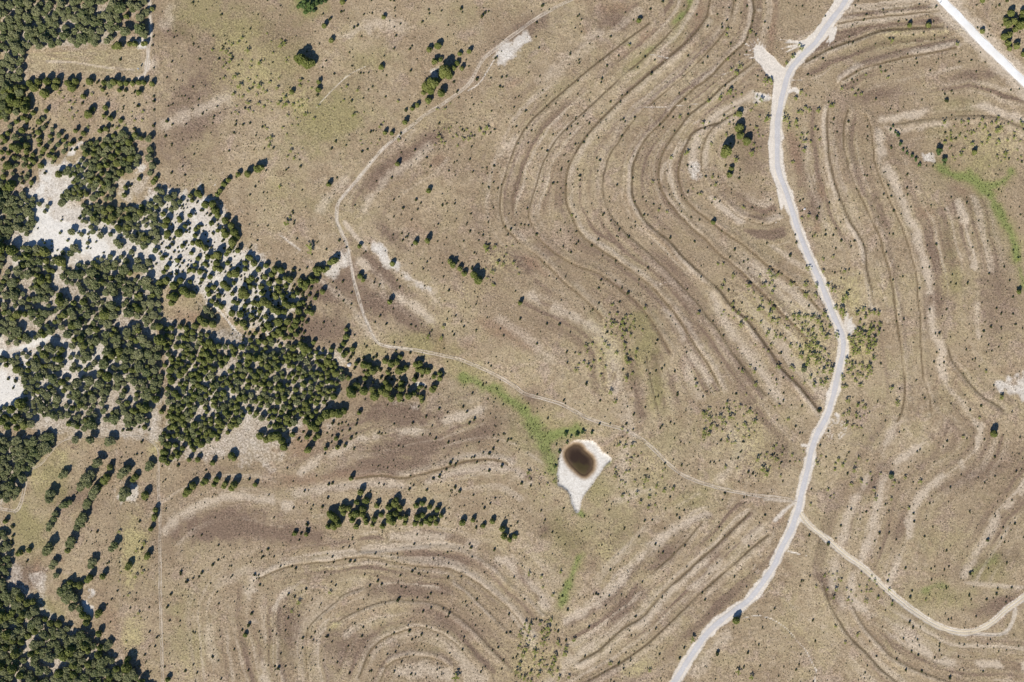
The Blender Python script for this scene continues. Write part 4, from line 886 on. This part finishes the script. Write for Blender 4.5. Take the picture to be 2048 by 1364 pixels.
def fill(poly, kinds, r0, r1, pack, tries, gaps=(), clump=None):
    xs = [p[0] for p in poly]; ys = [p[1] for p in poly]
    X = rng.uniform(min(xs), max(xs), tries); Y = rng.uniform(min(ys), max(ys), tries); R = r0+(r1-r0)*rng.random(tries)**1.9
    K = rng.integers(len(kinds), size=tries); PK = pack*(.78+.5*rng.random(tries)**2)
    ok = inside_np(poly, X, Y)
    for g in gaps: ok &= ~inside_np(g, X, Y)
    if clump is not None: ok &= vnoise(X, Y, clump[0], clump[1]) >= clump[2]
    m = len(PLANTS); PA = np.full((m+int(ok.sum()), 3), 1e5); PA[:m] = [[p[1], p[2], p[3]] for p in PLANTS]
    for x, y, r, k, pk in zip(X[ok], Y[ok], R[ok], K[ok], PK[ok]):
        if (np.hypot(PA[:m, 0]-x, PA[:m, 1]-y) < pk*(PA[:m, 2]+r)).any(): continue
        kd = kinds[k]
        if kd == 'juniper' and r < 4.4: kd = 'bush'
        PLANTS.append([kd, x, y, r]); PA[m] = (x, y, r); m += 1

OK3 = ['oak', 'oak', 'oak', 'juniper']; JU = ['juniper']
fill([(-140,-120),(225,-120),(212,0),(233,20),(240,45),(222,75),(210,88),(170,92),(110,92),(50,92),(40,70),(48,100),(38,150),(40,165),(-140,170)], ['oak'], 6, 11, .74, 3000, [[(45,97),(295,80),(292,152),(50,152)]])
fill([(225,-100),(292,-100),(288,5),(250,30),(232,15)], ['oak'], 6, 11, .7, 200)
fill([(-140,170),(40,168),(50,215),(0,240),(-140,250)], OK3, 6, 10, .7, 500)
fill([(165,285),(200,282),(235,266),(285,268),(292,290),(286,318),(262,340),(235,350),(224,395),(215,408),(165,392),(125,415),(108,398),(128,370),(105,350),(132,335),(160,328)], OK3, 4.4, 8.6, .80, 1800, clump=(22, 5, .25))
fill([(40,385),(66,395),(62,428),(68,452),(55,470),(25,455),(30,400)], ['oak'], 5, 9, .75, 300)
fill([(165,402),(225,415),(290,412),(292,425),(320,442),(318,488),(280,488),(212,450),(150,440)], OK3, 4.2, 8.5, .80, 1000)
fill([(-140,350),(20,365),(35,420),(20,480),(-140,480)], ['oak'], 6, 11, .66, 600)
GAPS = [[(42,562),(62,566),(60,586),(44,582)], [(-140,735),(0,698),(60,680),(110,662),(155,658),(112,678),(60,700),(0,718),(-140,760)], [(-140,735),(26,735),(40,760),(52,782),(30,812),(-140,830)], [(126,715),(148,716),(136,748),(122,755)], [(168,668),(182,675),(172,690),(165,690)], [(330,650),(400,650),(395,630),(335,615)], [(320,615),(400,600),(420,620),(400,650),(328,650)]]
fill([(-140,490),(60,485),(110,512),(135,537),(200,517),(250,532),(285,532),(305,567),(322,562),(324,640),(324,760),(300,850),(270,858),(200,838),(190,858),(150,855),(115,838),(50,858),(-140,855)], OK3, 4.8, 11.5, .80, 6000, GAPS, clump=(22, 25, .25))
fill([(325,655),(400,652),(430,685),(470,690),(520,682),(600,690),(660,712),(688,745),(664,800),(640,812),(622,835),(600,835),(560,870),(500,828),(440,878),(400,892),(340,930),(320,930),(324,760)], ['juniper','juniper','juniper','oak'], 4.5, 8.0, .88, 4200, clump=(22, 15, .22))
fill([(-140,870),(60,882),(110,868),(108,888),(75,918),(58,938),(36,978),(26,1000),(-140,1010)], ['oak'], 6, 10.5, .70, 1000)
fill([(-140,1150),(20,1175),(72,1203),(80,1232),(130,1252),(200,1292),(215,1312),(250,1332),(310,1380),(310,1480),(-140,1480)], ['oak','oak','oak','juniper'], 6.5, 11, .70, 3600, clump=(26, 45, .2))
fill([(-140,1040),(14,1060),(22,1150),(0,1170),(-140,1170)], ['oak'], 6, 10, .70, 500)
fill([(0,220),(60,215),(150,290),(100,340),(60,370),(0,360)], ['oak','juniper'], 4, 8, 1.0, 260)
# thin scrub of small junipers round the limestone
fill([(300,380),(400,392),(440,425),(475,490),(520,530),(560,560),(540,640),(470,650),(420,600),(330,560),(300,440)], JU, 1.8, 6.0, 1.0, 700)
fill([(60,400),(240,460),(320,480),(335,560),(240,520),(120,515),(50,490)], ['juniper','oak','oak'], 2.0, 7.5, 1.1, 170)
fill([(-100,700),(60,700),(70,740),(40,820),(-100,830)], JU, 2.0, 5.5, 1.3, 60)
fill([(700,700),(860,740),(850,800),(690,780)], JU, 3, 6, .95, 160)
fill([(480,520),(640,580),(600,690),(480,680)], JU, 3, 6.5, .85, 500)
fill([(640,830),(720,830),(700,900),(640,890)], JU, 1.8, 3.4, 1.5, 30)
# mesquite brush
for poly, r0, r1, pk, tr in [
  ([(420,100),(500,60),(560,70),(600,130),(640,170),(640,250),(560,270),(470,230)], 1.8, 4.6, 1.15, 330), ([(500,200),(620,210),(600,320),(520,300)], 1.8, 4, 1.5, 70), ([(640,160),(800,180),(800,280),(700,300)], 1.6, 3.6, 1.8, 90),
  ([(830,215),(960,200),(990,260),(900,300),(840,280)], 1.8, 4.4, 1.15, 200), ([(1150,640),(1240,620),(1290,650),(1275,710),(1260,780),(1200,790),(1130,740),(1150,700)], 1.8, 4.4, 1.1, 260),
  ([(1440,560),(1560,540),(1630,590),(1660,650),(1662,760),(1620,800),(1560,740),(1480,660),(1420,620)], 1.9, 5, 1.15, 480), ([(1600,600),(1668,640),(1670,760),(1640,770),(1610,680)], 2.4, 6, .9, 330), ([(1690,560),(1720,560),(1765,640),(1750,740),(1690,780),(1680,740),(1692,690),(1712,650)], 2.4, 6.5, .9, 330),
  ([(1400,820),(1480,800),(1540,850),(1570,900),(1560,960),(1450,940),(1400,900)], 2, 5, 1.05, 330), ([(1240,850),(1330,930),(1330,1000),(1240,1010),(1220,930)], 1.8, 4, 1.4, 130), ([(1030,880),(1110,900),(1130,1000),(1060,1040)], 1.8, 3.6, 1.6, 70),
  ([(1030,1240),(1130,1240),(1140,1380),(1020,1380)], 2, 5, 1.1, 200), ([(1560,170),(1640,200),(1640,290),(1580,330)], 1.8, 4, 1.6, 70), ([(1870,240),(2048,240),(2100,340),(1900,330)], 1.8, 4.5, 1.25, 260), ([(1580,900),(1800,900),(1790,1000),(1620,1010)], 1.8, 3.6, 1.8, 120),
  ([(1640,1140),(1780,1140),(1790,1210),(1660,1200)], 1.8, 3.8, 1.7, 70), ([(1330,290),(1420,230),(1440,420),(1370,380)], 1.8, 3.8, 1.9, 50), ([(1660,740),(1740,750),(1740,880),(1690,850)], 1.8, 4.2, 1.2, 130), ([(960,500),(1030,480),(1040,560),(980,580)], 1.8, 3.6, 1.5, 50),
  ([(1480,130),(1540,140),(1540,300),(1480,320),(1440,270)], 1.8, 4.2, 1.5, 80), ([(230,1060),(300,1040),(290,1290),(250,1300)], 1.8, 4, 1.6, 60), ([(40,180),(290,190),(290,260),(100,300)], 1.8, 4.5, 1.5, 90), ([(1440,660),(1560,760),(1620,860),(1500,820)], 1.8, 4, 1.5, 120)]:
    fill(poly, ['mesquite'], r0, r1*1.2, pk*.9, int(tr*.62), clump=(34, 33, .36))
# scattered seedlings over the open pasture
def seedlings(n):
    N = n*5
    X = rng.uniform(-130, 2178, N); Y = rng.uniform(-130, 1494, N)
    ok = (X >= 320) | inside_np([(60,170),(300,165),(300,250),(120,290),(30,260)], X, Y) | inside_np([(130,880),(320,900),(320,1364),(270,1364),(200,1250),(200,1150),(120,1000)], X, Y)
    dens = vnoise(X+500., Y+500., 110, 61)*(.4+1.2*vnoise(X+900., Y+100., 34, 67))
    ok &= rng.random(N) < .08+1.15*dens
    ok &= (mat_at('track', X, Y) < .3) & (mat_at('ring', X, Y) < .1) & (mat_at('white', X, Y) < .8)
    PA = np.array([[p[1], p[2], p[3]] for p in PLANTS]); RR = 1.08+1.6*rng.random(N)**2.6; k = 0
    for x, y, r in zip(X[ok], Y[ok], RR[ok]):
        if (np.hypot(PA[:, 0]-x, PA[:, 1]-y)-PA[:, 2]).min() < 2: continue
        PLANTS.append(['bush', x, y, r]); k += 1
        if k >= n: break
seedlings(7000)

# keep crowns off the carriageways
RP = crom(extend(ROAD), 4); GP = crom(extend(GRAVEL), 4)
keep = []
for p in PLANTS:
    d = min(np.hypot(RP[:, 0]-p[1], RP[:, 1]-p[2]).min(), np.hypot(GP[:, 0]-p[1], GP[:, 1]-p[2]).min())
    if d < 7.5+p[3]*.35: continue
    if not (-60 < p[1] < 2108 and -60 < p[2] < 1424): continue
    if abs(p[1]-(324+(p[2]-600)*.01)) < 1.5+p[3]*.35 and 595 < p[2] < 860: continue
    keep.append(p)
PLANTS = keep

# ------------------------------------------------------------------ naming zones (first hit wins)
ZONES = [
 ((215,0,300,100), 'round the fork above the hay clearing'), ((0,0,300,158), 'in the wood at the top left corner'), ((228,158,300,176), 'in the hedge under the hay clearing'),
 ((0,158,320,262), 'in the brushy paddock under the hay clearing'), ((0,262,320,345), 'in the scrub above the white limestone flat'), ((0,345,325,535), 'around the white limestone flat on the left'),
 ((0,535,326,868), 'in the dense wood on the left edge'), ((0,868,115,1015), 'in the wood inside the lower left track bend'), ((115,868,335,1050), 'in the clearing below the lower left track'),
 ((0,1015,335,1165), 'in the grassy lower left clearing'), ((0,1165,135,1364), 'in the wood at the bottom left corner'), ((135,1165,335,1364), 'along the edge of the bottom left wood'),
 ((570,0,660,32), 'in the green thicket at the top edge'), ((575,95,640,140), 'in the lone clump left of the upper track'), ((835,60,945,218), 'in the clump beside the upper dirt track'),
 ((320,330,440,520), 'on the pale scrub slope near the left boundary'), ((440,330,530,520), 'along the upper edge of the scrub slope'), ((320,520,480,660), 'on the white gravelly slope above the wood'), ((480,500,690,692), 'on the right fringe of the left wood'),
 ((320,640,690,895), 'in the juniper wood left of centre'), ((690,680,905,830), 'at the tapering tip of the wood'), ((360,895,660,1015), 'in the row on the pale bank below the wood'),
 ((640,955,905,1100), 'in the dark row lower left of the pond'), ((905,1000,1060,1120), 'in the string trailing right from the dark row'), ((890,505,985,580), 'in the short diagonal line at the centre'),
 ((1430,200,1530,370), 'inside the innermost terrace loop'), ((1080,850,1220,1040), 'on the bank of the stock pond'), ((1940,0,2048,130), 'beyond the white gravel road'), ((1770,240,1920,345), 'beside the dry gully at the right'),
 ((1500,60,1600,230), 'at the road turnout'), ((1570,160,1680,330), 'right of the upper paved road'), ((1560,530,1680,800), 'on the left verge of the paved road bend'), ((1680,540,1790,800), 'on the right verge of the paved road bend'),
 ((1380,790,1600,1000), 'in the brush left of the lower road'), ((1120,600,1330,830), 'in the brush between terraces and pond'), ((1000,1220,1180,1364), 'in the bottom centre brush'), ((400,40,660,330), 'in the yellowish brush at upper left'),
 ((820,180,1010,310), 'below the upper dirt track'), ((1400,520,1570,800), 'on the brushy terraces left of the road'), ((1860,190,2048,350), 'in the brush at the right edge'), ((1580,800,1830,1040), 'right of the lower paved road'), ((1560,1040,2048,1364), 'on the lower right pasture'),
 ((320,0,720,400), 'on the upper left pasture'), ((720,0,1100,340), 'on the pasture along the upper track'), ((1100,0,1560,470), 'on the upper terraces'), ((1560,0,2048,240), 'on the pasture at the upper right'), ((1560,240,2048,820), 'on the right hand terraces'),
 ((560,340,1000,700), 'on the slope around the middle track'), ((1000,340,1560,700), 'on the central terraces'), ((690,690,1180,960), 'on the slope left of the pond'), ((320,900,760,1364), 'on the lower left pasture'), ((760,960,1180,1364), 'on the lower terrace loops'), ((1180,690,1600,1364), 'on the slope right of the pond'), ((1600,820,2048,1100), 'on the far right pasture'), ((0,0,2048,1364), 'on the open pasture')]
def zone(x, y):
    for (a, b, c, d), n in ZONES:
        if a <= x < c and b <= y < d: return n
    return 'on the open pasture'
ORD = 'first second third fourth fifth sixth seventh eighth ninth tenth eleventh twelfth thirteenth fourteenth fifteenth sixteenth'.split()
WORD = {'juniper': ('juniper_tree', 'round dark green juniper', 'tree'), 'oak': ('oak_tree', 'grey green spreading oak', 'tree'), 'mesquite': ('mesquite_tree', 'airy yellow green mesquite', 'tree'),
        'bush': ('juniper_bush', 'small dark juniper bush', 'bush'), 'willow': ('willow_shrub', 'leafy green willow shrub', 'shrub')}
HF = {'juniper': 1.0, 'oak': 1.05, 'mesquite': 1.0, 'bush': 1.0, 'willow': .95}
CAP = 300

def place(p, k):
    kind, px, py, r = p
    vr = KIND[kind]['var'][k % len(KIND[kind]['var'])]
    R = r*S; hz = HF[kind]*(.80+.42*((k*7919) % 97)/97)
    hc = vr['h']*R*hz*.6
    f = 1-hc/CAM_H
    x, y = (px-1024)*S*f, (682-py)*S*f
    gx, gy = x/S+1024, 682-y/S
    return vr, R, hz, x, y, float(zat(gx, gy)), (k*2.399) % 6.283

BY = {}
for i, p in enumerate(PLANTS): BY.setdefault(p[0], []).append(i)
REST = {}
def tiny(seed):
    r = np.random.default_rng(600+seed); D = r.normal(size=(9, 3)); D[:, 2] = np.abs(D[:, 2])-.1; D /= np.linalg.norm(D, axis=1)[:, None]
    V, F = sphere(5, 3); h = 1.1+.5*r.random()
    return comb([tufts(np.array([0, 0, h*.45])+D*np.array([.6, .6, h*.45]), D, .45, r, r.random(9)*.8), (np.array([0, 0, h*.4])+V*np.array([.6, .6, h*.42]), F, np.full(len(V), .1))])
TINY = [tiny(q) for q in range(6)]
for kind, ids in BY.items():
    inf = [i for i in ids if -2 < PLANTS[i][1] < 2050 and -2 < PLANTS[i][2] < 1366]
    inf.sort(key=lambda i: -PLANTS[i][3])
    single = inf[:CAP]; REST[kind] = [i for i in ids if i not in set(single)]
    byz = {}
    for i in single: byz.setdefault(zone(PLANTS[i][1], PLANTS[i][2]), []).append(i)
    nm, desc, cat = WORD[kind]
    restz = set(zone(PLANTS[i][1], PLANTS[i][2]) for i in REST[kind])
    for zn, L in byz.items():
        L.sort(key=lambda i: PLANTS[i][1])
        few = len(L) <= 16
        short = {'juniper': 'juniper', 'oak': 'oak', 'mesquite': 'mesquite', 'bush': 'juniper bush', 'willow': 'willow shrub'}[kind]; plural = short+('es' if kind == 'bush' else 's')
        for q, i in enumerate(L):
            vr, R, hz, x, y, z, rot = place(PLANTS[i], i)
            if len(L) == 1: lab, grp = '%s %s' % (desc, zn), None
            elif few:
                lab = '%s %s%s from the left %s' % (ORD[q], 'larger ' if zn in restz else '', 'bush' if kind == 'bush' else short, zn); grp = '%s %s' % (plural, zn)
            else: lab = '%s %s' % (desc, zn); grp = '%s %s' % (plural, zn)
            if kind == 'bush':
                o = add_obj(nm, vr['me'])
                o.location = (x, y, z-.03*R)
            else:
                o = add_obj(nm, None); o.empty_display_size = .5; o.location = (x, y, z)
                c = add_obj('crown', vr['me'], o); t_ = add_obj('trunk', vr['tm'], o)
            o.scale = (R, R, R*hz); o.rotation_euler = (0, 0, rot)
            tag(o, lab, cat, grp)

# the rest of each kind: one mass
STUFF = {'juniper': ('juniper_wood', 'smaller dark junipers crowding between the larger ones in the wood'), 'oak': ('oak_wood', 'smaller grey green oaks filling the closed wood on the left'),
         'mesquite': ('mesquite_brush', 'low yellow green mesquite brush scattered over the slopes'), 'bush': ('juniper_seedlings', 'tiny dark juniper seedlings dotted over the whole pasture'), 'willow': ('willow_scrub', 'low willow scrub')}
for kind, ids in REST.items():
    if not ids: continue
    Vs, Fs, Ts, Rs, o_ = [], [], [], [], 0
    for i in ids:
        vr, R, hz, x, y, z, rot = place(PLANTS[i], i)
        c, s = math.cos(rot), math.sin(rot); v, F, T = (vr['lv'], vr['lf'], vr['lt']) if 'lv' in vr else (vr['V'], vr['F'], vr['T'])
        if kind == 'bush' and PLANTS[i][3] < 1.9: v, F, T = TINY[i % 6]
        V = np.stack([(v[:, 0]*c-v[:, 1]*s)*R+x, (v[:, 0]*s+v[:, 1]*c)*R+y, v[:, 2]*R*hz+z], 1)
        Vs.append(V); Fs.append(F+o_); Ts.append(T); Rs.append(np.full(len(v), (i*.618) % 1)); o_ += len(v)
    nm, lab = STUFF[kind]
    me = make_mesh(nm, np.concatenate(Vs), np.concatenate(Fs), [KIND[kind]['mat']], {'tint': np.concatenate(Ts), 'treernd': np.concatenate(Rs)})
    tag(add_obj(nm, me), lab, 'vegetation', kind='stuff')
    print('stuff', kind, len(ids), sum(len(f) for f in Fs))
print({k: len(v) for k, v in BY.items()})

# ------------------------------------------------------------------ grass tufts
def grass(name, pts, size, hgt, mat, label, seed):
    r = np.random.default_rng(seed); n = len(pts)
    sz = size*(.6+.9*r.random(n)**2); hh = hgt*(.6+.8*r.random(n))
    bx, by = (pts[:, 0]-1024)*S, (682-pts[:, 1])*S; bz = zat(pts[:, 0], pts[:, 1])
    an = r.random(n)*6.28; vs_ = []
    for k in range(3):
        q = an+2.094*k+r.random(n)*.6
        vs_.append(np.stack([bx+np.cos(q)*sz, by+np.sin(q)*sz, bz+.01+hh*.12*r.random(n)], 1))
    vs_.append(np.stack([bx+r.normal(size=n)*sz*.4, by+r.normal(size=n)*sz*.4, bz+hh], 1))
    V = np.stack(vs_, 1).reshape(-1, 3); b = np.arange(n)*4
    F = np.concatenate([np.stack([b+k, b+(k+1) % 3, b+3], 1) for k in range(3)])
    me = make_mesh(name, V, F, [mat], {'tint': np.repeat(r.random(n), 4), 'treernd': np.repeat(r.random(n), 4)})
    tag(add_obj(name, me), label, 'rubble' if 'rubble' in name else 'grass', kind='stuff')
r = np.random.default_rng(5)
Q = np.stack([r.uniform(-60, 2108, 100000), r.uniform(-60, 1424, 100000)], 1)
bare = np.maximum.reduce([mat_at('white', Q[:, 0], Q[:, 1]), mat_at('track', Q[:, 0], Q[:, 1])*1.2, mat_at('ring', Q[:, 0], Q[:, 1])*2, mat_at('green', Q[:, 0], Q[:, 1])*1.2, mat_at('pale', Q[:, 0], Q[:, 1])*.7])
dn = fbm(Q[:, 0], Q[:, 1], 60, 88, 3)
Q = Q[(r.random(len(Q)) > bare*1.3) & (r.random(len(Q)) < .2+1.1*dn)]
grass('dry_grass', Q, .26, .30, M_GRS, 'dry straw coloured grass tufts over the pasture', 6)
Q = np.stack([r.uniform(560, 2060, 400000), r.uniform(-20, 1260, 400000)], 1)
g = mat_at('green', Q[:, 0], Q[:, 1]); Q = Q[(r.random(len(Q)) < (g-.3)*.45)]
grass('green_grass', Q, .24, .45, M_GGR, 'lush green grass in the damp swales', 8)
M_RUB = flat_material('limestone_rubble', (.60,.56,.50), (.74,.70,.64), 2.0, .95, .05, .3)
Q = np.stack([r.uniform(-60, 2060, 260000), r.uniform(60, 1250, 260000)], 1)
g = mat_at('white', Q[:, 0], Q[:, 1])*(1-np.clip(mat_at('ring', Q[:, 0], Q[:, 1])*3, 0, 1)); Q = Q[(r.random(len(Q)) < np.clip(g-.4, 0, 1)*.5) & (np.hypot(Q[:, 0]-1160, Q[:, 1]-930) > 75)]
grass('limestone_rubble', Q, .17, .22, M_RUB, 'loose white limestone rubble on the bare flats', 18)

# ------------------------------------------------------------------ small things
def boxv(x0, x1, y0, y1, z0, z1):
    V = np.array([(x, y, z) for z in (z0, z1) for y in (y0, y1) for x in (x0, x1)], float)
    F = np.array([(0,2,3,1),(4,5,7,6),(0,1,5,4),(2,6,7,3),(0,4,6,2),(1,3,7,5)]); return V, F
M_METAL = flat_material('galvanised_metal', (.32,.33,.34), (.45,.46,.47), 8, .45, .5, .1)
M_POST = flat_material('weathered_post', (.20,.17,.14), (.30,.27,.23), 10, .95, .1, .3)
M_WIRE = flat_material('fence_wire', (.25,.24,.23), (.32,.31,.30), 10, .5, .4, .0)
M_ROCK = flat_material('pale_rock', (.50,.47,.45), (.66,.63,.60), 1.5, .95, .1, .5)
# game feeder
fx, fy = W2(279.5, 139.5); fz = float(zat(279.5, 139.5))
fe = add_obj('game_feeder', None); fe.location = (fx, fy, fz); fe.empty_display_size = .5
tag(fe, 'grey barrel feeder on three legs with long dark shadow near the hay clearing corner', 'feeder')
V, F = tube([(0,0,1.5),(0,0,1.62),(0,0,2.45),(0,0,2.5)], [.15,.34,.34,.30], 16); add_obj('barrel', make_mesh('barrel', V, F, [M_METAL], smooth=False), fe)
V, F = tube([(0,0,2.5),(0,0,2.54),(0,0,2.66)], [.38,.38,.03], 16); add_obj('lid', make_mesh('lid', V, F, [M_METAL]), fe)
for k in range(3):
    an = 2.094*k+.4
    V, F = tube([(math.cos(an)*.85, math.sin(an)*.85, -.05), (math.cos(an)*.3, math.sin(an)*.3, 2.2)], [.035, .035], 6); add_obj('leg', make_mesh('leg', V, F, [M_METAL]), fe)
# pale boulder
def boulder(px, py, R, label, seed):
    r = np.random.default_rng(seed); V, F = sphere(14, 9)
    V = V*(1+lumps(V, r, 9, .35))[:, None]*np.array([R, R*.8, R*.55])*(1+.05*r.normal(size=(len(V), 1)))
    x, y = W2(px, py); V[:, 2] += R*.2
    o = add_obj('boulder', make_mesh('boulder', V, F, [M_ROCK])); o.location = (x, y, float(zat(px, py))); tag(o, label, 'rock')
boulder(697.5, 730, 1.1, 'pale grey boulder in the gap at the upper edge of the wood', 1)
boulder(1609, 418, .55, 'small white rock right of the paved road above its bend', 2)
# wire fence on the straight boundary
FP = crom([(305,-60),(306,60),(308,150),(309,250),(312,345),(316,470),(322,600),(325,720),(323,860)], 2)
L = np.concatenate([[0], np.cumsum(np.hypot(*np.diff(FP, axis=0).T))]); NP = 56
tt = np.linspace(0, L[-1], NP); fxp = np.interp(tt, L, FP[:, 0]); fyp = np.interp(tt, L, FP[:, 1])
fn = add_obj('wire_fence', None); bx0, by0 = W2(fxp[0], fyp[0]); bz0 = float(zat(fxp[0], fyp[0])); fn.location = (bx0, by0, bz0); fn.empty_display_size = .5
tag(fn, 'thin wire fence along the straight boundary between wood and pasture', 'fence')
V, F = tube([(0,0,-.2),(0,0,1.3),(0,0,1.36)], [.06,.055,.02], 7); pm = make_mesh('post', V, F, [M_POST])
wp = []
for x, y in zip(fxp, fyp):
    wx, wy = W2(x, y); wz = float(zat(x, y)); o = add_obj('post', pm, fn); o.location = (wx-bx0, wy-by0, wz-bz0); wp.append((wx-bx0, wy-by0, wz-bz0))
for hgt in (.35, .7, 1.05, 1.28):
    parts = []
    for p, q in zip(wp[:-1], wp[1:]):
        a_ = np.array(p)+(0, 0, hgt); b_ = np.array(q)+(0, 0, hgt); s_ = .006
        V = np.array([a_+(s_,0,0), a_+(-s_,0,s_), a_+(-s_,0,-s_), b_+(s_,0,0), b_+(-s_,0,s_), b_+(-s_,0,-s_)])
        parts.append((V, np.array([(0,1,4,3),(1,2,5,4),(2,0,3,5)])))
    V, F = join(parts); add_obj('wire', make_mesh('wire', V, F, [M_WIRE], n=4), fn)
tot = sum(len(o.data.loops)-2*len(o.data.polygons) for o in bpy.data.objects if o.type == 'MESH' and o.get('kind'))
print('TRIS of structure and stuff', tot)
